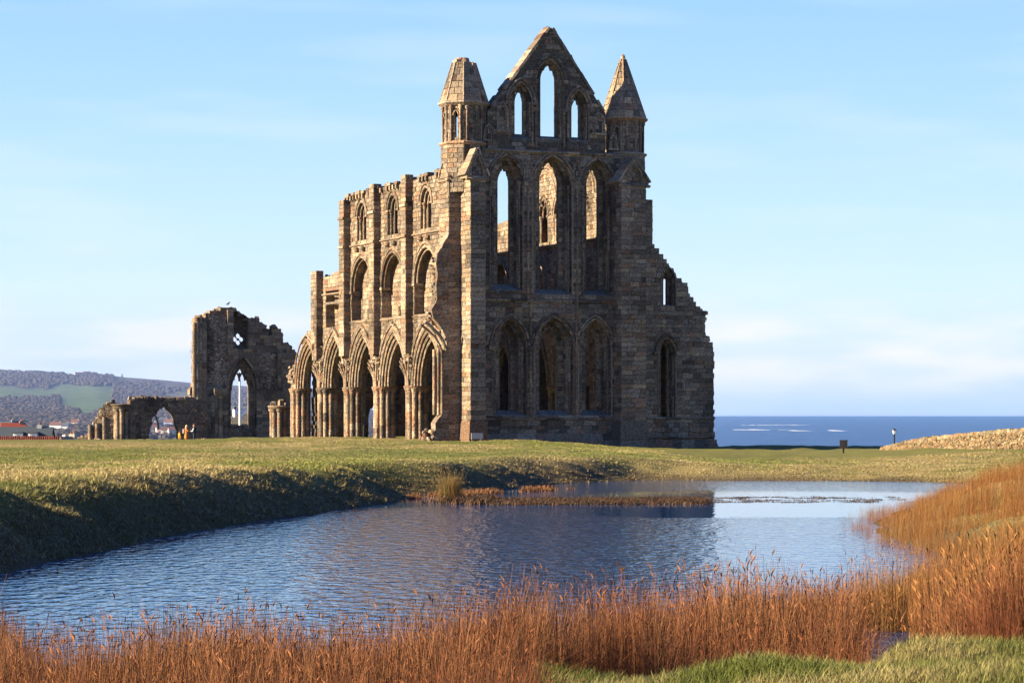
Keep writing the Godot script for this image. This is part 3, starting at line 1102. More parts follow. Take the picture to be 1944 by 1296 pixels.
func range_wall(f: Transform3D, s0: float, tops: PackedVector2Array, bays: Array, tri_open: Array, clere: Array, depth: float, outer: bool) -> Node3D:
	var P := bay_piers()
	var core := MB.new()
	var st := MB.new()
	var holes := []
	var ys := 3.45
	var ya := 7.2
	for i in bays:
		holes.append(opening(P[i] + 0.55, P[i + 1] - 0.55, ys - 0.4, ys, ya, 9))
	for i in tri_open:
		var m: float = (P[i] + P[i + 1]) / 2
		holes.append(opening(m - 2.1, m + 2.1, 8.0, 10.0, 12.25, 9))
	for i in clere:
		var m: float = (P[i] + P[i + 1]) / 2
		holes.append(opening(m - 0.95, m + 0.95, 13.4, 15.0, 16.0, 7))
	if outer:
		holes.append(PackedVector2Array([Vector2(-27.0, 7.7), Vector2(-27.0, 10.5), Vector2(-23.4, 10.5), Vector2(-23.4, 7.7)]))
	var side := []
	if not outer:
		for i in clere:
			for k in [-1.85, 1.85]:
				var m: float = (P[i] + P[i + 1]) / 2 + k
				side.append(m)
				holes.append(opening(m - 0.72, m + 0.72, 13.0, 14.7, 15.9, 7))
	var out := PackedVector2Array([Vector2(s0, ys), Vector2(-1.65, ys)])
	out.append_array(tops)
	wall(core, st, f, out, holes, depth, {"row": 0.27, "len": 0.44, "ragged": 0.0})
	var w := part("choir_wall", core)
	stuff("small_stones", st, w)
	if side.size():
		core = MB.new()
		st = MB.new()
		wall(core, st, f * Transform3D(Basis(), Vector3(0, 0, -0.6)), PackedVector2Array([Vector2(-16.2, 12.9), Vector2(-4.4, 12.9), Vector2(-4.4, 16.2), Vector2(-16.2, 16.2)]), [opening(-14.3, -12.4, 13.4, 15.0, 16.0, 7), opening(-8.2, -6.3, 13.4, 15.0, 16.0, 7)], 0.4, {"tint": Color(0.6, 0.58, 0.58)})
		var bk := part("passage_back", core)
		stuff("small_stones", st, bk)
		for m in side:
			var sm := MB.new()
			for q in [[0.72, 15.9, 0.0, 0.07], [0.9, 16.15, 0.03, 0.06], [0.55, 15.62, -0.2, 0.06]]:
				roll(sm, f, arch(m - q[0], m + q[0], 14.7, q[1], 8), q[2], q[3])
			for k in [-0.62, 0.62]:
				var at := f * Vector3(m + k, 0, -0.12)
				shaft(sm, at, 13.0, 14.5, 0.09, 7, 0.8)
				sm.lathe(at, [Vector2(0.09, 14.45), Vector2(0.2, 14.68), Vector2(0.2, 14.76), Vector2(0, 14.77)], 7, [stone_col(at)])
			part("blind_arch", sm, bk)
		for m in [-11.3, -5.3]:
			var rm := MB.new()
			for q in [[2.3, 18.0, 0.03, 0.1], [2.08, 17.75, -0.02, 0.07], [1.9, 17.55, 0.02, 0.06]]:
				roll(rm, f, arch(m - q[0], m + q[0], 15.7, q[1], 12), q[2], q[3])
			for k in 2:
				for i in 9:
					var a := arch(m - 1.05 + k * 1.05, m + k * 1.05, 14.6, 15.9, 9)
					roll(rm, f, PackedVector2Array([a[i * 2], a[i * 2 + 1]]), 0.1, 0.05)
			part("relieving_arch", rm, bk)
		var sb := MB.new()
		band(sb, f, -26.0, -1.7, 12.55, 0.25, 0.2)
		part("string_course", sb, bk)
	for i in bays:
		arcade_arch(f, P[i] + 0.55, P[i + 1] - 0.55, ys, ya, depth, outer)
	for i in tri_open:
		var m: float = (P[i] + P[i + 1]) / 2
		core = MB.new()
		st = MB.new()
		# the back wall of the passage with its inner arches
		var f2 := f * Transform3D(Basis(), Vector3(0, 0, -depth * 0.62))
		wall(core, st, f2, PackedVector2Array([Vector2(m - 2.3, 7.9), Vector2(m + 2.3, 7.9), Vector2(m + 2.3, 12.4), Vector2(m - 2.3, 12.4)]), ([opening(m + 0.5, m + 1.5, 8.9, 10.1, 11.0, 6)] if not outer else []), depth * 0.3, {"row": 0.3})
		var tp := part("triforium_arch", core)
		stuff("small_stones", st, tp)
		var mb := MB.new()
		roll(mb, f, arch(m - 2.1, m + 2.1, 10.0, 12.25, 10), 0.02, 0.09)
		roll(mb, f, arch(m - 1.95, m + 1.95, 10.0, 12.08, 10), -0.16, 0.07)
		roll(mb, f, arch(m - 2.32, m + 2.32, 10.0, 12.5, 10), 0.03, 0.06)
		for s in [-1, 1]:
			mb.box(Vector3(m + s * 2.1 - 0.22, 9.84, -depth * 0.5), Vector3(m + s * 2.1 + 0.22, 10.0, 0.1), stone_col(f * Vector3(m, 10, 0)), f)
		part("arch_moulding", mb, tp)
		var sh := MB.new()
		var at := f * Vector3(m + 1.75, 0, -0.35)
		shaft(sh, at, 8.0, 9.5, 0.13, 8, 0.5)
		sh.lathe(at, [Vector2(0.13, 9.45), Vector2(0.16, 9.55), Vector2(0.26, 9.8), Vector2(0.26, 9.9), Vector2(0, 9.91)], 8, [stone_col(at)])
		at = f * Vector3(m + 0.5, 0, -0.3)
		shaft(sh, at, 8.0, 8.7, 0.2, 8, 0.5)
		part("triforium_shaft", sh, tp)
		# bosses left where a roof once met the wall
		if outer:
			var bo := MB.new()
			for s in [-0.75, 0.55]:
				bo.lathe(f * Vector3(m + s, 12.8, 0.1), [Vector2(0.0, -0.2), Vector2(0.2, -0.1), Vector2(0.22, 0.08), Vector2(0.0, 0.2)], 7, [stone_col(at)])
			part("corbel_boss", bo, tp)
	for i in clere:
		var m: float = (P[i] + P[i + 1]) / 2
		core = MB.new()
		st = MB.new()
		var f2 := f * Transform3D(Basis(), Vector3(0, 0, -0.38))
		wall(core, st, f2, PackedVector2Array([Vector2(m - 1.1, 13.3), Vector2(m + 1.1, 13.3), Vector2(m + 1.1, 16.15), Vector2(m - 1.1, 16.15)]), [opening(m - 0.55, m + 0.55, 13.42, 15.0, 15.75, 6)], depth - 0.36, {"row": 0.3, "len": 0.4})
		var cw := part("clerestory_window", core)
		stuff("jamb_stones", st, cw)
		var mb := MB.new()
		roll(mb, f, arch(m - 0.95, m + 0.95, 15.0, 16.0, 8), 0.0, 0.08)
		roll(mb, f, arch(m - 0.75, m + 0.75, 15.0, 15.85, 8), -0.2, 0.07)
		roll(mb, f, arch(m - 1.15, m + 1.15, 15.0, 16.25, 8), 0.04, 0.07)
		roll(mb, f, PackedVector2Array([Vector2(m - 0.55, 13.4), Vector2(m - 0.55, 15.0), Vector2(m - 0.4, 15.5), Vector2(m, 15.75), Vector2(m + 0.4, 15.5), Vector2(m + 0.55, 15.0), Vector2(m + 0.55, 13.4)]), -0.36, 0.06)
		part("arch_moulding", mb, cw)
		for s in [-1, 1]:
			var sh := MB.new()
			var at := f * Vector3(m + s * 0.77, 0, -0.2)
			shaft(sh, at, 13.4, 14.78, 0.09, 7, 0.7)
			sh.lathe(at, [Vector2(0.09, 14.75), Vector2(0.12, 14.8), Vector2(0.1, 14.84), Vector2(0.2, 14.98), Vector2(0.2, 15.06), Vector2(0, 15.07)], 7, [stone_col(at)])
			sh.box(Vector3(m + s * 1.0 - 0.22, 14.92, -0.3), Vector3(m + s * 1.0 + 0.22, 15.04, 0.08), stone_col(at), f)
			part("window_shaft", sh, cw)
	return w

func choir() -> void:
	var P := bay_piers()
	var f := south_frame(-0.1)
	var tops := PackedVector2Array([Vector2(-1.65, 17.2), Vector2(-3.2, 17.1), Vector2(-4.7, 16.75), Vector2(-10.0, 16.72), Vector2(-10.2, 16.6), Vector2(-16.0, 16.62), Vector2(-22.9, 16.55), Vector2(-22.95, 11.5), Vector2(-25.0, 11.55), Vector2(-26.2, 11.35), Vector2(-28.8, 11.4), Vector2(-28.75, 8.0), Vector2(-28.2, 6.6)])
	range_wall(f, -28.2, tops, [1, 2, 3, 4], [2, 3, 4], [2, 3, 4], 1.1, true)
	var core := MB.new()
	var st := MB.new()
	# solid end next to the east front
	wall(core, st, f, PackedVector2Array([Vector2(-4.2, -0.8), Vector2(-1.65, -0.8), Vector2(-1.65, 3.46), Vector2(-4.2, 3.46)]), [], 1.1)
	# pilasters of the clerestory
	for q in [[-10.45, -9.63, 17.0], [-16.58, -15.65, 16.9], [-22.71, -21.71, 16.3]]:
		block(core, st, Vector3(-0.6, 6.3, q[0]), Vector3(-0.06, q[2], q[1]), {"len": 0.6})
		core.frustum(Vector3(-0.6, 5.6, q[0]), Vector3(-0.06, 6.3, q[1]), 0.0, 0.0, stone_col(Vector3(0, 6, q[0])))
	block(core, st, Vector3(-0.6, 6.6, -28.85), Vector3(-0.06, 11.75, -27.65), {"len": 0.6})
	block(core, st, Vector3(-0.56, 5.4, -28.7), Vector3(-0.06, 6.6, -27.75), {"len": 0.5})
	var bp := part("pilaster", core)
	stuff("small_stones", st, bp)
	var b := MB.new()
	var xs := [-27.6, -22.75, -21.68, -16.62, -15.62, -10.49, -9.6, -3.22]
	for i in 4:
		band(b, f, xs[2 * i], xs[2 * i + 1], 12.98 if i > 0 else 9.9, 0.2, 0.13)
		if i > 0:
			band(b, f, xs[2 * i], xs[2 * i + 1], 7.75, 0.18, 0.1)
	for q in [[-10.45, -9.63], [-16.58, -15.65], [-22.71, -21.71]]:
		for y in [12.98, 14.95]:
			b.box(Vector3(-0.7, y, q[0] - 0.08), Vector3(-0.5, y + 0.16, q[1] + 0.08), stone_col(Vector3(0, y, q[0])))
	part("string_course", b)
	# the ruined bay at the west end: back wall, lintel and shafts in its square opening
	core = MB.new()
	st = MB.new()
	wall(core, st, south_frame(0.55), PackedVector2Array([Vector2(-27.3, 7.5), Vector2(-23.1, 7.5), Vector2(-23.1, 10.8), Vector2(-27.3, 10.8)]), [], 0.4)
	bp = part("passage_back", core)
	stuff("small_stones", st, bp)
	b = MB.new()
	for q in [[-26.95, 9.3, 0.16], [-26.95, 10.25, 0.22]]:
		b.box(Vector3(q[0], q[1], -0.3), Vector3(-23.45, q[1] + q[2], 0.08), stone_col(Vector3(0, 9, -25)), f)
	part("lintel", b, bp)
	for s2 in [-24.1, -23.8]:
		var sh0 := MB.new()
		shaft(sh0, Vector3(0.1, 0, s2), 9.45, 10.25, 0.1, 7, 0.4)
		part("wall_shaft", sh0, bp)
	# corbel table under the parapet
	var cb := MB.new()
	var s := -22.6
	while s < -3.4:
		if rng.randf() < 0.82:
			var y := lerpf(16.2, 16.42, (s + 22.6) / 19.0)
			cb.box(Vector3(s, y, -0.05), Vector3(s + 0.24, y + 0.3, 0.2), stone_col(Vector3(0, y, s)), f)
			if rng.randf() < 0.8:
				cb.box(Vector3(s - 0.15, y + 0.302, -0.3), Vector3(s + 0.42, y + 0.302 + ran(0.14, 0.24), ran(0.16, 0.26)), stone_col(Vector3(0, y, s)), f)
		s += 0.6
	stuff("corbel_table", cb, abbey)
	for i in [1, 2, 3, 4]:
		pier(Vector3(0.45, 0, P[i]), -0.9, 3.45)
	pier(Vector3(0.45, 0, P[5] + 0.25), -0.9, 3.45)
	# springers of the lost aisle vault
	for i in [1, 2, 3, 4]:
		var mb := MB.new()
		for q in [[-0.9, -0.2, 5.7], [-0.6, -0.45, 5.5], [-0.25, -0.6, 5.2], [0.15, -0.6, 5.3], [0.5, -0.45, 5.5], [0.85, -0.2, 5.8]]:
			var path := []
			for k in 7:
				var t := k / 6.0
				path.append(Vector3(-0.1 - 0.12 + q[1] * t * t * 0.7, lerpf(3.5, q[2] * 0.92, t), P[i] + q[0] * (0.22 + 0.6 * t * t)))
			mb.tube(path, [0.085], 6, seg_cols(6, path[0]), true)
		var sp := part("vault_springer", mb)
		var rb := MB.new()
		rubble(rb, Vector3(-0.12, 5.1, P[i]), Vector3(0.26, 0.75, 0.8), 60, 0.26)
		stuff("rubble", rb, sp)
	# cross wall added to block the view so the arcade openings read dark
	core = MB.new()
	st = MB.new()
	wall(core, st, east_frame(-33.4), PackedVector2Array([Vector2(1.25, -1.4), Vector2(16.6, -1.4), Vector2(16.6, 8.6), Vector2(9.0, 8.9), Vector2(3.0, 8.6), Vector2(1.25, 8.3)]), [opening(5.4, 6.6, -1.2, 1.2, 2.4, 6)], 0.8, {"ragged": 0.1, "tint": Color(0.62, 0.6, 0.6)})  # the darker tint puts shade into its stone
	bp = part("added_cross_wall", core)
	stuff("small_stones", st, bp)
	# broken arch west of the range
	core = MB.new()
	st = MB.new()
	var hole := opening(P[0] + 0.55, P[1] - 0.55, 3.0, 3.45, 7.2, 9)
	wall(core, st, f, PackedVector2Array([Vector2(-34.6, 3.45), Vector2(-28.1, 3.45), Vector2(-28.15, 7.4), Vector2(-30.2, 7.6), Vector2(-31.5, 7.3), Vector2(-32.6, 6.4), Vector2(-33.6, 5.2), Vector2(-34.3, 4.4)]), [hole], 1.1, {"ragged": 0.18})
	bp = part("broken_arch", core)
	stuff("small_stones", st, bp)
	arcade_arch(f, P[0] + 0.55, P[1] - 0.55, 3.45, 7.0, 1.1, false)
	pier(Vector3(0.45, 0, P[0]), -0.9, 3.45)
	core = MB.new()
	rubble(core, Vector3(0.3, 4.4, -34.5), Vector3(0.7, 0.9, 0.7), 60, 0.35)
	rubble(core, Vector3(-0.2, 6.3, -28.3), Vector3(0.4, 0.6, 0.5), 40, 0.35)
	rubble(core, Vector3(-0.35, 0.2, -3.9), Vector3(0.45, 1.1, 0.5), 70, 0.35)
	edge_rubble(core, f, tops.slice(1, 13), 0.32, 1.1, 5)
	edge_rubble(core, south_frame(-0.1), PackedVector2Array([Vector2(-28.1, 7.4), Vector2(-28.15, 7.4), Vector2(-30.2, 7.6), Vector2(-31.5, 7.3), Vector2(-32.6, 6.4), Vector2(-33.6, 5.2), Vector2(-34.3, 4.4), Vector2(-34.4, 4.0)]), 0.45, 1.1, 6)
	rubble(core, Vector3(-1.95, -0.1, -1.9), Vector3(0.4, 0.9, 0.5), 70, 0.27)
	part("broken_masonry", core).set_meta("kind", "stuff")
	# stump of the south aisle's east wall, with half a window
	core = MB.new()
	st = MB.new()
	var zf := -1.62
	var ef := east_frame(zf)
	var out := Es([874, 850, 874, 436, 856, 438, 848, 449, 838, 468, 830, 481, 827, 500, 830, 520, 827, 545, 829, 570, 818, 588, 822, 604, 838, 622, 847, 645, 849, 661, 841, 664, 840, 785, 826, 800, 829, 850], zf)
	out[0].y = -0.9
	out[-1].y = -0.9
	wall(core, st, ef, out, [], 0.75)
	bp = part("aisle_wall_stump", core)
	bp.set_meta("label", "broken stump of the south aisle with half a lancet")
	stuff("small_stones", st, bp)
	core = MB.new()
	edge_rubble(core, ef, out.slice(4, 15), 0.2, 0.75, 4)
	stuff("broken_edge", core, bp)
	var mb := MB.new()
	var hp := PackedVector2Array()
	for q in [[806, 611], [820, 622], [833, 635], [842, 650], [847, 666]]:
		hp.append(E(q[0], q[1], zf))
	roll(mb, ef, hp, 0.05, 0.11)
	var hp2 := PackedVector2Array()
	for q in hp:
		hp2.append(q + Vector2(-0.24, -0.16))
	roll(mb, ef, hp2, -0.05, 0.09)
	part("hood_mould", mb, bp)
	for q in [[839, 0.02, 0.08], [834.5, -0.2, 0.09], [830, -0.5, 0.11]]:
		var sh := MB.new()
		var x := E(q[0], 700, zf).x
		shaft(sh, ef * Vector3(x, 0, q[1]), 1.6, 5.6, q[2], 7, 0.9)
		part("window_shaft", sh, bp)
	band(mb, ef, E(846, 796, zf).x, 0.0, 1.22, 0.2, 0.12)
	# the north range, seen through the windows
	var nf := south_frame(9.9)
	var nt := PackedVector2Array([Vector2(-1.65, 17.8), Vector2(-8.0, 18.4), Vector2(-12.0, 18.9), Vector2(-15.6, 18.7), Vector2(-16.2, 15.0), Vector2(-22.0, 14.6), Vector2(-27.0, 14.2), Vector2(-28.6, 12.0), Vector2(-28.6, 6.0)])
	range_wall(nf, -28.2, nt, [1, 2, 3, 4], [1, 2, 3, 4], [3, 4], 1.2, false)
	core = MB.new()
	st = MB.new()
	wall(core, st, nf, PackedVector2Array([Vector2(-4.2, -0.8), Vector2(-1.65, -0.8), Vector2(-1.65, 3.46), Vector2(-4.2, 3.46)]), [], 1.2)
	bp = part("respond", core)
	stuff("small_stones", st, bp)
	for i in [1, 2, 3, 4]:
		pier(Vector3(10.5, 0, P[i]), -1.2, 3.45)

# heap of rough stones filling an ellipsoid's surface
func rubble(mb: MB, at: Vector3, rad: Vector3, n: int, size: float) -> void:
	for i in n:
		var d := Vector3(rng.randfn(), rng.randfn(), rng.randfn()).normalized()
		var c := at + d * rad * ran(0.75, 1.05)
		var s := Vector3(ran(0.5, 1.0), ran(0.35, 0.7), ran(0.5, 1.0)) * size
		var b := Basis.from_euler(Vector3(ran(-0.3, 0.3), ran(0, 3.1), ran(-0.3, 0.3)))
		mb.frustum(-s * 0.5, s * 0.5, s.x * ran(0.03, 0.2), s.z * ran(0.03, 0.2), stone_col(c) * 1.1, Transform3D(b, c))

func north_aisle() -> void:
	var z := -1.5
	var f := east_frame(z)
	var core := MB.new()
	var st := MB.new()
	var lo := win_px(z, 0.6, [1249, 1283, 794, 668, 641], [1254, 1274.5, 792, 665, 647])
	var up := win_px(z, 0.6, [1256, 1283, 580, 530, 507], [1258.6, 1268, 578, 535, 521])
	var out := Es([1224, 860, 1224, 466, 1240, 463, 1254, 480, 1269, 500, 1270, 507, 1280, 516, 1287, 528, 1295, 533, 1306, 541, 1308, 562, 1316, 563, 1318, 572, 1330, 588, 1343, 591, 1338, 606, 1339.5, 632, 1348, 645, 1356, 659, 1356.5, 790, 1357, 860], z)
	out[0].y = -1.6
	out[-1].y = -1.6
	var holes := []
	for w in [lo, up]:
		var o: Array = w[0]
		holes.append(opening(o[0], o[1], o[2], o[3], o[4], 8))
	var one := wall(core, st, f, out, holes, 1.5, {"ragged": 0.06, "len": 0.6})
	var w := part("aisle_end_wall", core)
	stuff("small_stones", st, w)
	core = MB.new()
	edge_rubble(core, f, out.slice(2, out.size() - 2), 0.42, 1.5, 3)
	stuff("broken_edge", core, w)
	lancet(f, lo[0], lo[1], 0.3, 0.6, 0.85, 0.09)
	lancet(f, up[0], up[1], 0.3, 0.6, 0.8, 0.0)
	var b := MB.new()
	band(b, f, 11.9, 17.45, 1.26, 0.2, 0.13)
	part("string_course", b)
	b = MB.new()
	band(b, f, 11.9, 17.4, 0.05, 0.18, 0.16)
	part("string_course", b)
	b = MB.new()
	plinth(b, Vector3(11.9, -1.6, z), Vector3(17.4, -0.3, z), 0.42, true)
	part("plinth", b)
	b = MB.new()
	b.frustum(Vector3(16.9, -1.6, -3.1), Vector3(18.1, 0.0, z + 0.4), 0.62, 0.32, stone_col(Vector3(17, 0, 0)))
	part("plinth", b)
	# side wall of the aisle; its vault carried full length to darken the inside
	core = MB.new()
	st = MB.new()
	var sf := south_frame(16.2)
	wall(core, st, sf, PackedVector2Array([Vector2(-41.0, -2.2), Vector2(-2.9, -2.2), Vector2(-2.9, 8.0), Vector2(-9.0, 7.7), Vector2(-30.0, 7.6), Vector2(-38.0, 7.4), Vector2(-41.0, 6.0)]), [opening(-8.0, -6.8, 2.0, 5.0, 6.2, 6)], 1.1, {"ragged": 0.1, "tint": Color(0.3, 0.29, 0.29)})  # the low tint puts interior shade into the wall's colour
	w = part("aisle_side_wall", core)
	stuff("small_stones", st, w)
	core = MB.new()
	var prev := Vector3.ZERO
	for k in 9:
		var a := PI * k / 8
		var p := Vector3(13.65 - 2.75 * cos(a), 5.4 + 2.0 * sin(a), 0)
		if k > 0:
			for i in 12:
				var z0 := -2.9 - i * 2.2
				var z1 := z0 - 2.19
				var c := stone_col(p) * Color(0.3, 0.29, 0.29)  # same interior shade put into the vault's colour
				var q := prev
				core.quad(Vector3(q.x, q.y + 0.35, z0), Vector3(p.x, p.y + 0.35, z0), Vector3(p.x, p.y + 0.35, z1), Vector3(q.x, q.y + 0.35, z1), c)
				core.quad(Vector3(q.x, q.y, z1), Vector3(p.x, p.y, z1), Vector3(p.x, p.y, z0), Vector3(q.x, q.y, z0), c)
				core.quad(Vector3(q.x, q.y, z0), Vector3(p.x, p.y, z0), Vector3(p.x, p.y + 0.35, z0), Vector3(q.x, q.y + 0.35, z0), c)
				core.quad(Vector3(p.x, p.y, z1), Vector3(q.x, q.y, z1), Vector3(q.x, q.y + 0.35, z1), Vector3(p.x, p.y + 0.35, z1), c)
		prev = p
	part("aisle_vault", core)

# ---- the land ---------------------------------------------------------------------------------
# ground coordinates: x to the right, z into the distance (world -z)
var shore := PackedVector2Array()
var gx := []
var gz := []
var gh := PackedFloat32Array()
var gd := PackedFloat32Array()
var bumps := FastNoiseLite.new()

func make_shore() -> void:
	var px := [-200, 1128, -60, 1100, 0, 1088, 60, 1074, 100, 1065, 200, 1046, 250, 1034, 300, 1021, 400, 1004, 500, 988, 600, 976, 650, 966, 690, 961, 740, 955, 762, 948, 770, 940, 800, 938, 850, 936, 900, 933, 960, 929, 1060, 918, 1150, 914, 1250, 911, 1400, 912, 1600, 913, 1740, 915, 1830, 919, 1870, 928,
		1830, 940, 1760, 955, 1700, 970, 1650, 990, 1650, 1010, 1720, 1032, 1790, 1055, 1820, 1085, 1790, 1120, 1745, 1150, 1725, 1190, 1712, 1235, 1705, 1290, 1665, 1350, 1610, 1345, 1575, 1290, 1520, 1268, 1400, 1266, 1250, 1278, 1050, 1295, 800, 1310, 600, 1322, 400, 1335, 200, 1345, 0, 1352, -200, 1358]
	for i in range(0, px.size(), 2):
		var z: float = (EYE.y - WATER) * F / (px[i + 1] - 775.0)
		shore.append(Vector2((px[i] - 972.0) / F * z, z))

# distance to the water's edge, negative over the water
func to_shore(p: Vector2) -> float:
	var best := 1e18
	var inside := false
	var n := shore.size()
	var a := shore[n - 1]
	for i in n:
		var b := shore[i]
		var ab := b - a
		var t := clampf((p - a).dot(ab) / ab.length_squared(), 0.0, 1.0)
		best = minf(best, p.distance_squared_to(a + ab * t))
		if (a.y > p.y) != (b.y > p.y) and p.x < (b.x - a.x) * (p.y - a.y) / (b.y - a.y) + a.x:
			inside = not inside
		a = b
	return -sqrt(best) if inside else sqrt(best)

func ss(a: float, b: float, x: float) -> float:
	var t := clampf((x - a) / (b - a), 0.0, 1.0)
	return t * t * (3.0 - 2.0 * t)

func plateau(x: float, z: float) -> float:
	var h := 0.03
	h -= 0.6 * ss(-1.0, 13.0, x) * ss(80.0, 110.0, z)
	h -= 0.30 * ss(-8.0, -34.0, x) * ss(95.0, 150.0, z)
	h += 0.32 * ss(92.0, 56.0, z) * ss(4.0, -2.0, x)
	h += lerpf(-0.34, 0.06, ss(-1.6, 1.2, x)) * ss(40.0, 28.0, z)
	h -= 0.32 * ss(92.0, 56.0, z) * ss(4.0, -2.0, x) * ss(44.0, 34.0, z)
	h -= 1.15 * ss(166.0, 212.0, z)
	h -= 0.9 * ss(166.0, 240.0, z) * ss(5.0, 20.0, x)
	h += 0.42 * ss(16.0, 25.0, x) * ss(112.0, 126.0, z) * ss(150.0, 142.0, z)
	h -= 62.0 * ss(255.0, 620.0, z)
	h -= 40.0 * ss(215.0, 330.0, z) * ss(8.0, 45.0, x)
	return h

func land() -> void:
	make_shore()
	bumps.seed = 9
	bumps.frequency = 0.35
	bumps.fractal_octaves = 4
	var x := -700.0
	while x < 700.0:
		gx.append(x)
		var ax := absf(x)
		x += 0.42 if ax < 17.0 else (0.6 if ax < 36.0 else (3.0 if ax < 70.0 else 45.0))
	var z := 4.0
	while z < 900.0:
		gz.append(z)
		z += 0.45 if z < 112.0 else (0.8 if z < 170.0 else (2.0 if z < 260.0 else 18.0))
	var nx := gx.size()
	var nz := gz.size()
	gh.resize(nx * nz)
	gd.resize(nx * nz)
	var verts := PackedVector3Array()
	var cols := PackedColorArray()
	for j in nz:
		for i in nx:
			var X: float = gx[i]
			var Z: float = gz[j]
			var d := 60.0
			if Z < 150.0 and absf(X) < 60.0:
				d = to_shore(Vector2(X, Z))
			var h := plateau(X, Z)
			if d < 14.0:
				# steep on the left bank, gentle on the near, right and far banks
				var near := ss(44.0, 33.0, Z)
				var right := ss(3.0, 7.0, X)
				var wd := lerpf(lerpf(2.3, 5.5, right), 10.0, near)
				wd = lerpf(wd, 4.6, ss(2.6, 3.4, X) * near)
				wd *= 1.0 + 0.6 * bumps.get_noise_2d(X * 0.5, Z * 0.5)
				var t := d / wd
				if d > 0.0:
					var k := clampf(t, 0.0, 1.0)
					k = lerpf(pow(k, 0.75), ss(0.0, 1.0, k), 0.6)
					h = lerpf(WATER - 0.02, h, k)
				else:
					h = WATER - 0.02 + maxf(d * 0.25, -0.8)
			var rough := bumps.get_noise_2d(X, Z) * 0.17 + bumps.get_noise_2d(X * 0.22 + 50.0, Z * 0.22) * 0.24
			h += rough * (clampf(d * 0.6, 0.0, 1.0) * 0.75) * (1.0 if Z < 200.0 else 2.0)
			gh[j * nx + i] = h
			gd[j * nx + i] = d
			verts.append(Vector3(X, h, -Z))
			cols.append(ground_col(X, Z, d))
	var idx := PackedInt32Array()
	for j in nz - 1:
		for i in nx - 1:
			var a := j * nx + i
			idx.append_array([a, a + nx + 1, a + 1, a, a + nx, a + nx + 1])
	var norms := PackedVector3Array()
	for j in nz:
		for i in nx:
			var l := verts[j * nx + maxi(i - 1, 0)]
			var r := verts[j * nx + mini(i + 1, nx - 1)]
			var u := verts[mini(j + 1, nz - 1) * nx + i]
			var dn := verts[maxi(j - 1, 0) * nx + i]
			norms.append((r - l).cross(u - dn).normalized())
	struct("ground", grid_mesh(verts, norms, cols, idx), M.ground)

func grid_mesh(v: PackedVector3Array, n: PackedVector3Array, c: PackedColorArray, idx: PackedInt32Array) -> ArrayMesh:
	var a := []
	a.resize(Mesh.ARRAY_MAX)
	a[Mesh.ARRAY_VERTEX] = v
	a[Mesh.ARRAY_NORMAL] = n
	a[Mesh.ARRAY_COLOR] = c
	a[Mesh.ARRAY_INDEX] = idx
	var m := ArrayMesh.new()
	m.add_surface_from_arrays(Mesh.PRIMITIVE_TRIANGLES, a)
	return m

# how dry the sward is here: 0 green, 1 straw
func dryness(x: float, z: float, d: float) -> float:
	var v := 0.42 + 1.7 * tone.get_noise_2d(x * 3.0, z * 1.6) + 0.7 * tone.get_noise_2d(x * 14.0, z * 9.0)
	v += 0.25 * ss(5.0, 1.5, absf(d)) + 0.2 * ss(2.0, 10.0, x) * ss(98.0, 104.0, z) * ss(128.0, 118.0, z)
	if z > 126.0 and x > 8.0 and z < 160.0:
		v = 0.12 + 0.2 * tone.get_noise_2d(x * 3.0, z * 1.6)
	return clampf(v, 0.0, 1.0)

func ground_col(x: float, z: float, d: float) -> Color:
	var c := Color(0.200, 0.205, 0.048).lerp(Color(0.36, 0.285, 0.120), dryness(x, z, d))
	if d < 2.6 and d > -20.0:
		c = c.lerp(Color(0.10, 0.072, 0.042), ss(2.6, 0.3, d) * 0.85)
	return c

func height_at(x: float, z: float) -> float:
	return lookup(gh, x, z)

func shore_at(x: float, z: float) -> float:
	return lookup(gd, x, z)

func lookup(g: PackedFloat32Array, x: float, z: float) -> float:
	var i := clampi(gx.bsearch(x) - 1, 0, gx.size() - 2)
	var j := clampi(gz.bsearch(z) - 1, 0, gz.size() - 2)
	var u: float = clampf((x - gx[i]) / (gx[i + 1] - gx[i]), 0.0, 1.0)
	var v: float = clampf((z - gz[j]) / (gz[j + 1] - gz[j]), 0.0, 1.0)
	var n := gx.size()
	# the same two triangles as the mesh: split from (i, j) to (i + 1, j + 1)
	var a := g[j * n + i]
	var b := g[j * n + i + 1]
	var c := g[(j + 1) * n + i]
	var e := g[(j + 1) * n + i + 1]
	if u > v:
		return a + (b - a) * u + (e - b) * v
	return a + (e - c) * u + (c - a) * v

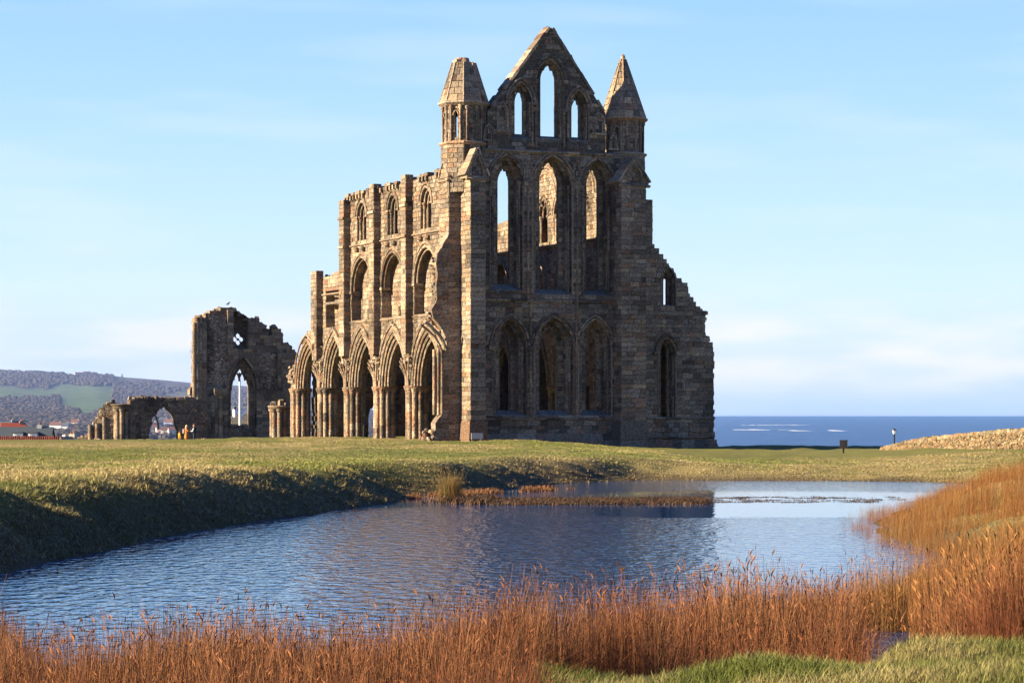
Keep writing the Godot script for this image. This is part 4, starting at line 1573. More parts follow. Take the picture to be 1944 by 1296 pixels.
func water() -> void:
	# the pond: heights of the ripples, calm where the wind does not reach
	var n := FastNoiseLite.new()
	n.noise_type = FastNoiseLite.TYPE_SIMPLEX_SMOOTH
	n.seed = 31
	n.frequency = 0.017
	n.fractal_octaves = 3
	n.fractal_gain = 0.5
	var im := n.get_seamless_image(1024, 1024)
	im.resize(1024, 2048, Image.INTERPOLATE_CUBIC)
	im.convert(Image.FORMAT_RGBA8)
	im.bump_map_to_normal_map(5.0)
	var m := StandardMaterial3D.new()
	m.resource_name = "pond_water"
	m.albedo_color = Color(0.012, 0.045, 0.135).linear_to_srgb()
	m.roughness = 0.06
	m.metallic_specular = 0.5
	m.normal_enabled = true
	m.normal_texture = ImageTexture.create_from_image(im)
	m.normal_scale = 1.0
	m.uv1_scale = Vector3(1, 1, 1)
	var calm: StandardMaterial3D = m.duplicate()
	calm.resource_name = "calm_pond_water"
	calm.normal_scale = 0.10
	calm.roughness = 0.03
	# one sheet with ripples over most of it, and the lee under the far bank lying calm
	var half: StandardMaterial3D = m.duplicate()
	half.resource_name = "half_calm_pond_water"
	half.normal_scale = 0.42
	var st := [SurfaceTool.new(), SurfaceTool.new(), SurfaceTool.new()]
	for s in st:
		s.begin(Mesh.PRIMITIVE_TRIANGLES)
	var Z := 20.0
	while Z < 108.0:
		var X := -14.0
		var dz := 0.4
		while X < 23.0:
			var dx := 0.4
			var c := Vector2(X + dx / 2, Z + dz / 2)
			var w := wind(c.x, c.y)
			var s: SurfaceTool = st[0 if w > 0.62 else (2 if w > 0.38 else 1)]
			for q in [[0, 0], [1, 1], [1, 0], [0, 0], [0, 1], [1, 1]]:
				var p := Vector3(X + q[0] * dx, WATER, -(Z + q[1] * dz))
				s.set_uv(Vector2(p.x / 8.0, p.z / 11.0))
				s.set_normal(Vector3.UP)
				s.set_tangent(Plane(1, 0, 0, 1))
				s.add_vertex(p)
			X += dx
		Z += dz
	var mesh := ArrayMesh.new()
	st[0].commit(mesh)
	st[1].commit(mesh)
	st[2].commit(mesh)
	mesh.surface_set_material(2, half)
	mesh.surface_set_material(0, m)
	mesh.surface_set_material(1, calm)
	struct("pond_water", mesh, null)
	# the sea, sixty metres below, out to its horizon
	var sea := MB.new()
	var zs := [400.0, 1500.0, 4000.0, 9000.0, 19600.0]
	for i in zs.size() - 1:
		for k in 24:
			var a := -14000.0 + k * 28000.0 / 24
			sea.quad(Vector3(a, -60, -zs[i]), Vector3(a + 28000.0 / 24, -60, -zs[i]), Vector3(a + 28000.0 / 24, -60, -zs[i + 1]), Vector3(a, -60, -zs[i + 1]), Color(0.045, 0.105, 0.225))
	var sm := mat("sea_water", noise_tex(0.02, 4, 44, Color(0.72, 0.74, 0.76), Color(1, 1, 1), 512), 0.0011, null, 0.0, 0.55)
	struct("sea", sea.mesh(), sm)
	# breakers on the scars off the shore
	for q in [[1362, 1535, 806.5, 5.0], [1352, 1500, 815.5, 3.6], [1505, 1532, 817.5, 5.0], [1582, 1596, 817.5, 7.0]]:
		var z: float = 62.0 * F / (q[2] - 775.0)
		var mb := MB.new()
		var x0: float = (q[0] - 972.0) / F * z
		var x1: float = (q[1] - 972.0) / F * z
		var wob := FastNoiseLite.new()
		wob.seed = int(q[0])
		wob.frequency = 0.02
		# many small crests, thinning out at the ends of the line
		for i in 150:
			var t := rng.randf()
			var k := wob.get_noise_1d(t * 160.0)
			if k < -0.15 or rng.randf() > 0.25 + sin(PI * t):
				continue
			var a := lerpf(x0, x1, t)
			var wd := ran(3.0, 16.0)
			var hh: float = q[3] * (0.15 + 0.45 * sin(PI * t)) * (0.4 + absf(k) * 1.5) * ran(0.2, 0.55)
			var zc := -z - 90.0 * wob.get_noise_1d(t * 90.0 + 400.0) + ran(-60.0, 60.0)
			mb.hexa([Vector3(a - wd, -60.5, zc + 16), Vector3(a + wd, -60.5, zc + 16), Vector3(a + wd, -60.5, zc - 16), Vector3(a - wd, -60.5, zc - 16), Vector3(a - wd * 0.4, -60 + hh, zc + 4), Vector3(a + wd * 0.5, -60 + hh * 0.9, zc + 4), Vector3(a + wd * 0.5, -60 + hh * 0.9, zc - 4), Vector3(a - wd * 0.4, -60 + hh, zc - 4)], Color(0.55, 0.57, 0.6) * ran(0.6, 1.05))
		var o := obj("breaking_waves", mb.mesh(), M.plain)
		o.set_meta("kind", "stuff")
		o.set_meta("label", "white surf breaking on the sea beyond the headland, line %s" % ["farthest out", "nearer, long", "nearer, short", "small lone patch"][[1362, 1352, 1505, 1582].find(q[0])])
		o.set_meta("category", "surf")

# 1 where ripples run, 0 where the pond lies calm
func wind(x: float, z: float) -> float:
	var v := 1.0 + tone.get_noise_2d(x * 2.2 + 300.0, z * 0.9) * 0.55
	v -= 1.2 * ss(0.5, 5.0, x) * ss(66.0, 70.0, z) * ss(92.0, 84.0, z)
	v -= 0.75 * ss(70.0, 78.0, z) * ss(4.0, -3.0, x)
	v -= 0.6 * ss(100.0, 104.0, z)
	return v

func far_land() -> void:
	# the hills over the bay: land that rises away from the town to a long ridge
	var ridge := [-300, 712, 0, 706, 85, 709, 150, 710, 185, 708, 235, 716, 300, 721, 365, 727, 470, 733, 565, 741, 640, 757, 720, 783, 800, 800]
	var nx := 150
	var nz := 70
	var v := PackedVector3Array()
	var c := PackedColorArray()
	var rough := FastNoiseLite.new()
	rough.seed = 6
	rough.frequency = 0.004
	var h := []
	for j in nz:
		var Z := 1500.0 + 3300.0 * j / (nz - 1)
		for i in nx:
			var px := -320.0 + 1100.0 * i / (nx - 1)
			var X := (px - 972.0) / F * Z
			var top := 712.0
			for k in range(0, ridge.size() - 2, 2):
				if px >= ridge[k] and px <= ridge[k + 2]:
					top = lerpf(ridge[k + 1], ridge[k + 3], (px - ridge[k]) / (ridge[k + 2] - ridge[k]))
			if px > 800.0:
				top = 800.0
			var t := clampf((Z - 1700.0) / 2700.0, 0.0, 1.1)
			var py := lerpf(838.0, top, pow(t, 0.8)) if t <= 1.0 else top + (t - 1.0) * 80.0
			var Y := 2.0 + (775.0 - py) * Z / F
			# the river mouth in front
			if Z < 1760.0:
				Y = minf(Y, -66.0 + maxf(0.0, Z - 1600.0) * 0.2)
			Y += rough.get_noise_2d(X, Z) * 5.0 * (1.0 if t < 1.0 else 0.3)
			v.append(Vector3(X, Y, -Z))
			# fields and woods
			var woods := cover(px, py)
			c.append([Color(0.085, 0.135, 0.045), Color(0.038, 0.034, 0.026), Color(0.075, 0.065, 0.042), Color(0.12, 0.115, 0.06)][woods])
	var n := PackedVector3Array()
	var idx := PackedInt32Array()
	for j in nz:
		for i in nx:
			var l := v[j * nx + maxi(i - 1, 0)]
			var r := v[j * nx + mini(i + 1, nx - 1)]
			var u := v[mini(j + 1, nz - 1) * nx + i]
			var d := v[maxi(j - 1, 0) * nx + i]
			n.append((r - l).cross(u - d).normalized())
			if i < nx - 1 and j < nz - 1:
				var a := j * nx + i
				idx.append_array([a, a + nx + 1, a + 1, a, a + nx, a + nx + 1])
	struct("hills", grid_mesh(v, n, c, idx), M.hill)
	# thin haze lying in the valley
	var haze := FogVolume.new()
	haze.name = "valley_haze"
	haze.shape = RenderingServer.FOG_VOLUME_SHAPE_BOX
	haze.size = Vector3(2200, 190, 3900)
	haze.position = Vector3(-1000, 15, -2850)
	var fm := FogMaterial.new()
	fm.albedo = Color(0.66, 0.76, 1.0)
	fm.density = 0.00006
	haze.material = fm
	haze.set_meta("kind", "stuff")
	add_child(haze)
	# woods on the slopes
	var blob := MB.new()
	var sph := []
	for k in 5:
		sph.append(Vector2(sin(PI * k / 4.0) * (0.5 + 0.06 * (k % 2)), 0.5 - 0.5 * cos(PI * k / 4.0)))
	blob.lathe(Vector3.ZERO, sph, 6, [Color.WHITE], true)
	var spots := []
	var cols := []
	for tries in 46000:
		var j := rng.randi() % (nz - 2) + 1
		var i := rng.randi() % (nx - 2) + 1
		var k := j * nx + i
		var p := v[k].lerp(v[k + 1], rng.randf()).lerp(v[k + nx].lerp(v[k + nx + 1], rng.randf()), rng.randf())
		var px := 972.0 + p.x / -p.z * F
		var py := 775.0 - (p.y - 2.0) / -p.z * F
		if cover(px, py) != 1 or p.y < -58.0:
			continue
		var s := ran(3.5, 6.5)
		spots.append(Transform3D(Basis(Vector3.UP, ran(0, 6.0)).scaled(Vector3(s * ran(0.9, 1.5), s, s * ran(0.9, 1.5))), p - Vector3(0, s * 0.15, 0)))
		cols.append(Color(0.040, 0.034, 0.028) * ran(0.7, 1.3))
	var woods_obj := many("far_woods", blob.mesh(), M.plain, spots, cols)
	tag(woods_obj, "dark leafless woods covering the hillside beyond the town", "woods", "", "stuff")

# 0 field, 1 wood, 2 moor, 3 pale field
func cover(px: float, py: float) -> int:
	var w := tone.get_noise_2d(px * 0.6, py * 1.8) * 9.0
	var y := py + w
	if y < 712.0 and px > 90.0:
		return 2
	if y < 733.0 and px < 215.0:
		return 1
	if px > 200.0 and px < 330.0 and y < 728.0:
		return 2
	if y < 757.0 and px < 118.0 and y > 733.0:
		return 0
	if y < 790.0 - absf(px - 160.0) * 0.3 and px >= 112.0 and px < 214.0 and y > 733.0:
		return 0
	if px > 300.0 and y < 738.0:
		return 2
	if px > 310.0 and px < 365.0 and y > 745.0 and y < 758.0:
		return 3
	if px > 330.0 and y > 768.0 and y < 785.0:
		return 3
	return 1

func many(called: String, m: Mesh, material: Material, spots: Array, cols: Array, parent: Node = self) -> MultiMeshInstance3D:
	var mm := MultiMesh.new()
	mm.transform_format = MultiMesh.TRANSFORM_3D
	mm.use_colors = not cols.is_empty()
	mm.mesh = m
	mm.instance_count = spots.size()
	for i in spots.size():
		mm.set_instance_transform(i, spots[i])
		if cols.size():
			mm.set_instance_color(i, cols[i])
	var o := MultiMeshInstance3D.new()
	o.name = numbered(called) if parent == self else called
	o.multimesh = mm
	o.material_override = material
	parent.add_child(o, true)
	return o

# ---- the ruins beyond: the west front of the nave and its neighbours ----------------------------
func far_ruins() -> void:
	var z := -85.0
	var gl := -1.5
	# tall fragment
	var at := Vector3(11.5, gl, z)
	var root := thing("west_front_ruin", "tall jagged ruin fragment in shade with a pointed arch and a four-lobed window", "ruin", abbey_frame * at, deg_to_rad(TURN))
	root.set_meta("origin_shift", at)
	var f := east_frame(z)
	var out := Es([370, 850, 372, 604, 386, 601, 396, 594, 406, 588, 420, 586, 432, 583.5, 448, 586, 456, 593, 464, 601, 470, 603, 476, 604.5, 482, 604, 492, 605, 497, 614, 502.5, 615, 507.6, 622, 509, 637, 517, 637.5, 518.5, 620, 526, 621, 532, 626, 536, 637, 537, 646, 547, 653, 555, 660, 559, 666, 563, 671, 563, 850], z)
	out[0].y = gl - 0.6
	out[-1].y = gl - 0.6
	var outer := opening(E(433, 800, z).x, E(487, 800, z).x, gl - 0.3, E(460, 738, z).y, E(460, 678, z).y, 10)
	var holes := [outer]
	# square recess with the quatrefoil
	var rec := PackedVector2Array([E(442, 662, z), E(442, 590, z), E(446, 590, z), E(471, 606, z), E(471, 662, z)])
	holes.append(rec)
	var cres := PackedVector2Array()
	for q in [[500, 696], [503.5, 694.5], [504.5, 683], [506.5, 676], [507.5, 680], [506.5, 690], [505.5, 695.5], [501, 697.5]]:
		cres.append(E(q[0], q[1], z))
	holes.append(cres)
	var core := MB.new()
	var st := MB.new()
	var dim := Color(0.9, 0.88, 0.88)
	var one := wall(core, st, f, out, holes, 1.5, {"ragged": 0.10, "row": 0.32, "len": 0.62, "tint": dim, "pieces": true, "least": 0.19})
	var w := ruin_part("ruin_wall", core, root)
	for i in one.size():
		pass
	one.sort_custom(func(s, t): return s[0] > t[0])
	for i in one.size():
		var mb1: MB = one[i][1]
		if i < 200:
			var o := obj("stone", mb1.mesh(at), M.stone, w)
		else:
			st.v.append_array(mb1.v)
			st.n.append_array(mb1.n)
			st.c.append_array(mb1.c)
	ruin_stuff("small_stones", st, w, at)
	# inner order of the arch, down to a sill, and what is left of its tracery
	core = MB.new()
	st = MB.new()
	var f2 := f * Transform3D(Basis(), Vector3(0, 0, -0.6))
	var a := [E(438, 800, z - 0.6).x, E(474, 800, z - 0.6).x, E(455, 807, z - 0.6).y, E(455, 742, z - 0.6).y, E(455, 697, z - 0.6).y]
	wall(core, st, f2, grown(E(433, 800, z).x, E(487, 800, z).x, gl, E(460, 738, z).y, E(460, 678, z).y, 0.1), [opening(a[0], a[1], a[2], a[3], a[4], 9)], 0.8, {"row": 0.32, "tint": dim, "len": 0.4})
	w = ruin_part("pointed_arch", core, root)
	ruin_stuff("small_stones", st, w, at)
	var mb := MB.new()
	roll(mb, f, arch(E(433, 800, z).x - 0.1, E(487, 800, z).x + 0.1, E(460, 738, z).y, E(460, 678, z).y + 0.12, 10), 0.05, 0.11, 6, dim)
	roll(mb, f, arch(E(436, 800, z).x, E(484, 800, z).x, E(460, 738, z).y, E(460, 684, z).y, 10), -0.3, 0.1, 6, dim)
	roll(mb, f, arch(a[0], a[1], a[3], a[4], 10), -0.55, 0.08, 6, dim)
	ruin_mesh("arch_moulding", mb, w, at)
	mb = MB.new()
	var tz := -1.0
	for q in [[449, 459.5], [459.5, 470]]:
		var l := E(q[0], 720, z).x
		var r := E(q[1], 720, z).x
		roll(mb, f, arch(l, r, E(455, 722, z).y, E(455, 707, z).y, 6), tz, 0.09, 5, dim)
	roll(mb, f, PackedVector2Array([E(459.5, 707, z), E(459.5, 724, z)]), tz, 0.09, 5, dim)
	roll(mb, f, PackedVector2Array([E(449, 722, z), E(447, 700, z)]), tz, 0.08, 5, dim)
	roll(mb, f, PackedVector2Array([E(470, 722, z), E(470, 702, z)]), tz, 0.08, 5, dim)
	ruin_mesh("tracery", mb, w, at)
	# quatrefoil plate in the recess
	core = MB.new()
	st = MB.new()
	var lobes := []
	var c0 := E(452, 644, z - 0.8)
	for k in 4:
		var ang := PI / 2 * k + PI / 2
		var c := c0 + Vector2(cos(ang), sin(ang)) * 0.30
		c = c0 + Vector2(0.31, 0).rotated(ang)
		var p := PackedVector2Array()
		for i in 10:
			p.append(c + Vector2(0.235, 0).rotated(TAU * i / 10 + 0.1))
		lobes.append(p)
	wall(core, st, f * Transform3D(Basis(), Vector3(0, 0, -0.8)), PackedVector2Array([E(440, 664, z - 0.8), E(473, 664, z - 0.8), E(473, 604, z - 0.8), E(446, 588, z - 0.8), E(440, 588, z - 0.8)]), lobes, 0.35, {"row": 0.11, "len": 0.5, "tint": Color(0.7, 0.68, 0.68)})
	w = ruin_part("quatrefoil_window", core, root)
	ruin_stuff("small_stones", st, w, at)
	core = MB.new()
	edge_rubble(core, f, out, 0.45, 1.4, 3)
	ruin_mesh("broken_edge", core, root, at).set_meta("kind", "stuff")
	# flint rubble face, pilaster, and the shafts on the lit edge
	core = MB.new()
	rub_face(core, f, E(396, 742, z), E(429, 600, z), 420, 0.30)
	rub_face(core, f, E(490, 738, z), E(530, 672, z), 260, 0.28)
	var rf := ruin_mesh("rubble_face", core, root, at)
	rf.set_meta("kind", "stuff")
	core = MB.new()
	st = MB.new()
	var px0 := E(430, 700, z).x
	var px1 := E(441, 700, z).x
	block(core, st, Vector3(px0, E(430, 672, z).y, z - 0.2), Vector3(px1, E(430, 588, z).y, z + 0.3))
	px0 = E(525, 700, z).x
	px1 = E(531.5, 700, z).x
	block(core, st, Vector3(px0, E(525, 736, z).y, z - 0.2), Vector3(px1, E(525, 666, z).y, z + 0.35))
	w = ruin_part("pilaster", core, root)
	ruin_stuff("small_stones", st, w, at)
	for q in [[369, 0.24, 757, 612], [375, 0.3, 757, 602], [380.5, 0.26, 757, 601], [387, 0.3, 760, 603]]:
		var sh := MB.new()
		var p := E(q[0], q[2], z + 0.3)
		shaft(sh, Vector3(p.x, 0, z + 0.15), p.y, E(q[0], q[3], z).y, q[1], 8, 0.6)
		ruin_mesh("wall_shaft", sh, root, at)
	mb = MB.new()
	for i in 7:
		var p := E(369 - i * 0.2 + ran(-2, 6), 700, z)
		mb.box(Vector3(p.x - 0.5, gl + 4.0 - i * 0.05 + i * 0.2, z - 0.6), Vector3(p.x + 0.2, gl + 4.25 + i * 0.2, z + 0.2), stone_col(Vector3(p.x, 2, z)))
	ruin_mesh("broken_masonry", mb, root, at)
	# attached respond beside the arch
	for q in [[405, 0.2], [411, 0.22], [419, 0.25]]:
		var sh := MB.new()
		var p := E(q[0], 835, z + 0.6)
		shaft(sh, Vector3(p.x, 0, z + 0.35), gl - 0.4, E(q[0], 750, z).y, q[1], 8, 0.6)
		ruin_mesh("respond_shaft", sh, root, at)
	mb = MB.new()
	var r0 := E(402, 745, z)
	var r1 := E(428, 745, z)
	mb.frustum(Vector3(r0.x + 0.1, E(402, 751, z).y, z - 0.1), Vector3(r1.x - 0.1, E(402, 744, z).y, z + 0.7), -0.12, -0.1, stone_col(Vector3(0, 3, z)) * 1.2)
	mb.box(Vector3(r0.x, E(402, 744, z).y + 0.004, z - 0.1), Vector3(r1.x, E(402, 737, z).y, z + 0.8), stone_col(Vector3(0, 3, z)) * 1.1)
	ruin_mesh("respond_capital", mb, root, at)

	# low wall with a broken arch
	at = Vector3(5.0, gl, z + 0.4)
	root = thing("low_ruined_wall", "low dark ruined wall pierced by a ragged arched gap with grass along its top", "ruined wall", abbey_frame * at, deg_to_rad(TURN))
	root.set_meta("origin_shift", at)
	var zl := z + 0.4
	f = east_frame(zl)
	out = Es([246, 850, 246, 758, 262, 757, 300, 755, 340, 756, 372, 757, 401, 758, 401, 850], zl)
	out[0].y = gl - 0.6
	out[-1].y = gl - 0.6
	var gap := Es([282.5, 846, 283, 826, 285, 812, 290, 803, 287, 795, 292, 789, 297, 786, 298, 780, 305, 775, 313.5, 771, 317, 773, 319, 779, 325, 782, 329, 786, 333, 795, 333, 802, 334.5, 808, 340, 817, 340, 826, 339, 846], zl)
	gap[0].y = gl - 0.7
	gap[-1].y = gl - 0.7
	core = MB.new()
	st = MB.new()
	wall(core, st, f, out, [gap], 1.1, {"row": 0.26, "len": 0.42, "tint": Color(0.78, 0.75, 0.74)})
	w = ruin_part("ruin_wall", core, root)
	ruin_stuff("small_stones", st, w, at)
	mb = MB.new()
	var lx := E(250, 757, zl)
	var rx := E(400, 757, zl)
	for i in 150:
		var t := i / 150.0
		var p := lx.lerp(rx, t)
		var s := Vector3(ran(0.2, 0.5), ran(0.12, 0.32), ran(0.3, 0.7))
		mb.frustum(-s * 0.5, s * 0.5, 0.04, 0.08, stone_col(Vector3(p.x, 3, zl)), Transform3D(Basis(Vector3.UP, ran(0, 3)), Vector3(p.x, p.y + 0.06 + ran(0, 0.1) * sin(t * 9.0), zl - ran(0.1, 1.0))))
	var top := ruin_mesh("wall_top_rubble", mb, root, at)
	top.set_meta("kind", "stuff")
	mb = MB.new()
	for q in [[254, 300], [352, 398]]:
		var l := E(q[0], 800, zl).x
		var r := E(q[1], 800, zl).x
		roll(mb, f, arch(l, r, gl + 1.6, gl + 3.8, 8), 0.06, 0.09, 5, Color(0.85, 0.83, 0.82))
	ruin_mesh("blind_arch", mb, root, at)
	# its end pier
	at = Vector3(E(231, 800, z).x, gl, z)
	root = thing("clustered_pier", "stump of clustered columns with a flat moulded cap at the end of the low wall", "pier", abbey_frame * at, deg_to_rad(TURN), "pier stumps")
	root.set_meta("origin_shift", at)
	ruin_pier(root, at, gl - 0.5, 3.65, 0.85, true)
	at = Vector3(0.42, -1.2, -39.4)
	root = thing("clustered_pier", "free-standing clustered pier stump between the choir and the west front", "pier", abbey_frame * at, deg_to_rad(TURN), "pier stumps")
	root.set_meta("origin_shift", at)
	ruin_pier(root, at, -1.2, 3.35, 0.82, false)
	# rubble slope running down to the left of the pier
	at = Vector3(E(170, 840, z).x, gl, z)
	root = thing("tumbled_wall_end", "tumbled wall end of golden rubble sloping down left of the clustered pier", "ruined wall", abbey_frame * at, deg_to_rad(TURN))
	root.set_meta("origin_shift", at)
	core = MB.new()
	st = MB.new()
	var hf := east_frame(z - 0.2)
	out = Es([136, 850, 140, 838, 152, 832, 165, 826, 173, 820, 180, 812, 182, 800, 187, 787, 193, 776, 199, 768, 206, 762, 216, 758, 216, 850], z - 0.2)
	out[0].y = gl - 0.8
	out[-1].y = gl - 0.8
	# turned towards the south so that it faces the sun
	var turn := Transform3D(Basis(Vector3.UP, deg_to_rad(-24.0)), Vector3.ZERO)
	var pivot := Vector3(out[-1].x, 0, z - 0.2)
	for i in out.size():
		out[i].x = (out[i].x - pivot.x) / cos(deg_to_rad(24.0)) * 0.97
	hf = Transform3D(turn.basis, pivot)
	wall(core, st, hf, out, [], 1.3, {"ragged": 0.2, "row": 0.24, "len": 0.36, "rough": 0.06})
	w = ruin_part("ruin_wall", core, root)
	ruin_stuff("rubble", st, w, at)
	for q in [[-2.2, 0.22, 2.0], [-1.55, 0.25, 2.1], [-0.9, 0.2, 2.7]]:
		var sh := MB.new()
		shaft(sh, hf * Vector3(q[0], 0, 0.02), gl - 0.4, gl + q[2], q[1], 7, 0.5)
		ruin_mesh("wall_shaft", sh, root, at)
	mb = MB.new()
	for i in 130:
		var t := rng.randf()
		var p := hf * Vector3(lerpf(out[0].x - 0.4, out[0].x + 3.0, t), gl - 0.1 + ran(0, 0.9) * t, ran(-0.3, 0.7))
		var s := Vector3(ran(0.2, 0.45), ran(0.12, 0.3), ran(0.2, 0.4))
		mb.frustum(-s * 0.5, s * 0.5, 0.05, 0.05, stone_col(p) * 1.1, Transform3D(Basis(Vector3.UP, ran(0, 3)), p))
	var rb := ruin_mesh("loose_rubble", mb, root, at)
	rb.set_meta("kind", "stuff")
	# the rough broken edge of the wall: stones jutting out along the slope
	mb = MB.new()
	for i in range(2, out.size() - 3):
		for k in 5:
			var q := out[i].lerp(out[i + 1], rng.randf())
			var p := hf * Vector3(q.x + ran(-0.1, 0.2), q.y - ran(0.0, 0.2), -ran(0.1, 1.2))
			var s := Vector3(ran(0.25, 0.5), ran(0.15, 0.3), ran(0.3, 0.5))
			mb.frustum(-s * 0.5, s * 0.5, 0.04, 0.05, stone_col(p) * 1.1, Transform3D(Basis(Vector3.UP, ran(0, 3)), p))
	rb = ruin_mesh("broken_edge", mb, root, at)
	rb.set_meta("kind", "stuff")
	# stone blocks lying in the grass
	for q in [[267, 834, 0.30, 0.5, 0], [275, 834.5, 0.3, 0.5, 0], [284.5, 834.5, 0.36, 0.5, 0]]:
		loose_drum(q)
	slab(Vector3(E(402, 836, -70.0).x, -1.25, -70.0), Vector3(1.9, 0.62, 0.5), "dark stone slab lying on the grass below the golden attached shafts")
	slab(Vector3(E(388.5, 836, -69.5).x, -1.2, -69.5), Vector3(0.32, 0.62, 0.3), "small upright pale stone at the left end of the dark slab")

func loose_drum(q: Array) -> void:
	var z := -68.0
	var p := E(q[0], q[1], z)
	var at := Vector3(p.x, -1.35, z)
	var mb := MB.new()
	var k := rng.randf() * 0.1
	mb.lathe(Vector3.ZERO, [Vector2(q[2] - 0.03, 0.0), Vector2(q[2], 0.05), Vector2(q[2], 0.62 + k), Vector2(q[2] - 0.06, 0.68 + k), Vector2(0, 0.69 + k)], 10, [stone_col(at)])
	var o := obj("column_drum", mb.mesh(), M.stone)
	o.position = abbey_frame * at
	tag(o, "fallen round column drum in the grass before the low wall, %s of three" % ["leftmost", "middle", "rightmost"][[267, 275, 284.5].find(q[0])], "column drum", "column drums in the grass")

func slab(at: Vector3, size: Vector3, label: String) -> void:
	var mb := MB.new()
	mb.frustum(Vector3(-size.x / 2, 0, -size.z / 2), Vector3(size.x / 2, size.y, size.z / 2), 0.03, 0.03, stone_col(at))
	var o := obj("stone_slab", mb.mesh(), M.stone)
	o.position = abbey_frame * at
	o.rotation.y = deg_to_rad(TURN)
	tag(o, label, "stone block")

func ruin_mesh(called: String, mb: MB, parent: Node, at: Vector3) -> MeshInstance3D:
	return obj(called, mb.mesh(at), M.stone, parent)

func ruin_part(called: String, mb: MB, root: Node) -> MeshInstance3D:
	return obj(called, mb.mesh(root.get_meta("origin_shift")), M.stone, root)

func ruin_stuff(called: String, mb: MB, parent: Node, at: Vector3) -> void:
	ruin_mesh(called, mb, parent, at).set_meta("kind", "stuff")

func ruin_pier(root: Node, at: Vector3, y0: float, ys: float, r: float, capped: bool) -> void:
	var core := MB.new()
	shaft(core, at, y0, ys - 0.2, r * 0.62, 10, 0.5)
	ruin_mesh("pier_core", core, root, at)
	for k in 8:
		var a := TAU * k / 8 + PI / 8 + 0.1
		var d := Vector3(cos(a), 0, -sin(a)) * r * 0.68
		var sh := MB.new()
		shaft(sh, at + d, y0, ys - 0.45, 0.185, 8, 0.55)
		sh.lathe(at + d, [Vector2(0.185, ys - 0.46), Vector2(0.29, ys - 0.28), Vector2(0.29, ys - 0.2), Vector2(0.1, ys - 0.19)], 8, [stone_col(at)])
		ruin_mesh("pier_shaft", sh, root, at)
	var cp := MB.new()
	cp.lathe(at, [Vector2(r * 0.8, ys - 0.2), Vector2(r + 0.02, ys - 0.14), Vector2(r + 0.08, ys), Vector2(r + 0.02, ys + 0.06)] + ([Vector2(r + 0.2, ys + 0.14), Vector2(r + 0.22, ys + 0.24), Vector2(0, ys + 0.3)] if capped else [Vector2(0, ys + 0.07)]), 16, [stone_col(at)])
	if not capped:
		for i in 5:
			var a := TAU * i / 5 + 0.4
			cp.frustum(Vector3(-0.22, ys + 0.05, -0.2), Vector3(0.22, ys + ran(0.25, 0.62), 0.2), 0.03, 0.03, stone_col(at), Transform3D(Basis(Vector3.UP, a), at + Vector3(cos(a), 0, sin(a)) * 0.55))
	ruin_mesh("capital", cp, root, at)

# broken stones lying askew along the upper edges of a ragged wall
func edge_rubble(mb: MB, f: Transform3D, out: PackedVector2Array, size: float, depth: float, per: int) -> void:
	for i in range(1, out.size() - 2):
		var a := out[i]
		var b := out[i + 1]
		for k in per:
			var q := a.lerp(b, rng.randf())
			var p := f * Vector3(q.x + ran(-0.12, 0.08), q.y + ran(-0.22, 0.06), -ran(0.1, depth - 0.1))
			var s := Vector3(ran(0.5, 1.2), ran(0.35, 0.8), ran(0.6, 1.2)) * size
			mb.frustum(-s * 0.5, s * 0.5, s.x * ran(0.05, 0.2), s.z * ran(0.05, 0.2), stone_col(p), Transform3D(f.basis * Basis.from_euler(Vector3(ran(-0.3, 0.3), ran(-0.5, 0.5), ran(-0.35, 0.35))), p))

# rough little stones set into a wall face between two corners
func rub_face(mb: MB, f: Transform3D, a: Vector2, b: Vector2, n: int, size: float) -> void:
	for i in n:
		var p := Vector2(lerpf(a.x, b.x, rng.randf()), lerpf(a.y, b.y, rng.randf()))
		var s := Vector3(ran(0.5, 1.0), ran(0.3, 0.55), 0.5) * size
		var c := stone_col(f * Vector3(p.x, p.y, 0)) * ran(0.8, 1.7)
		mb.frustum(Vector3(-s.x / 2, -s.y / 2, -0.1), Vector3(s.x / 2, s.y / 2, ran(0.03, 0.12)), 0.02, 0.02, c, f * Transform3D(Basis(Vector3(0, 0, 1), ran(-0.3, 0.3)), Vector3(p.x, p.y, 0)))

# ---- small things -------------------------------------------------------------------------------
func ground_point(px: float, z: float) -> Vector3:
	var x := (px - 972.0) / F * z
	return Vector3(x, height_at(x, z), -z)

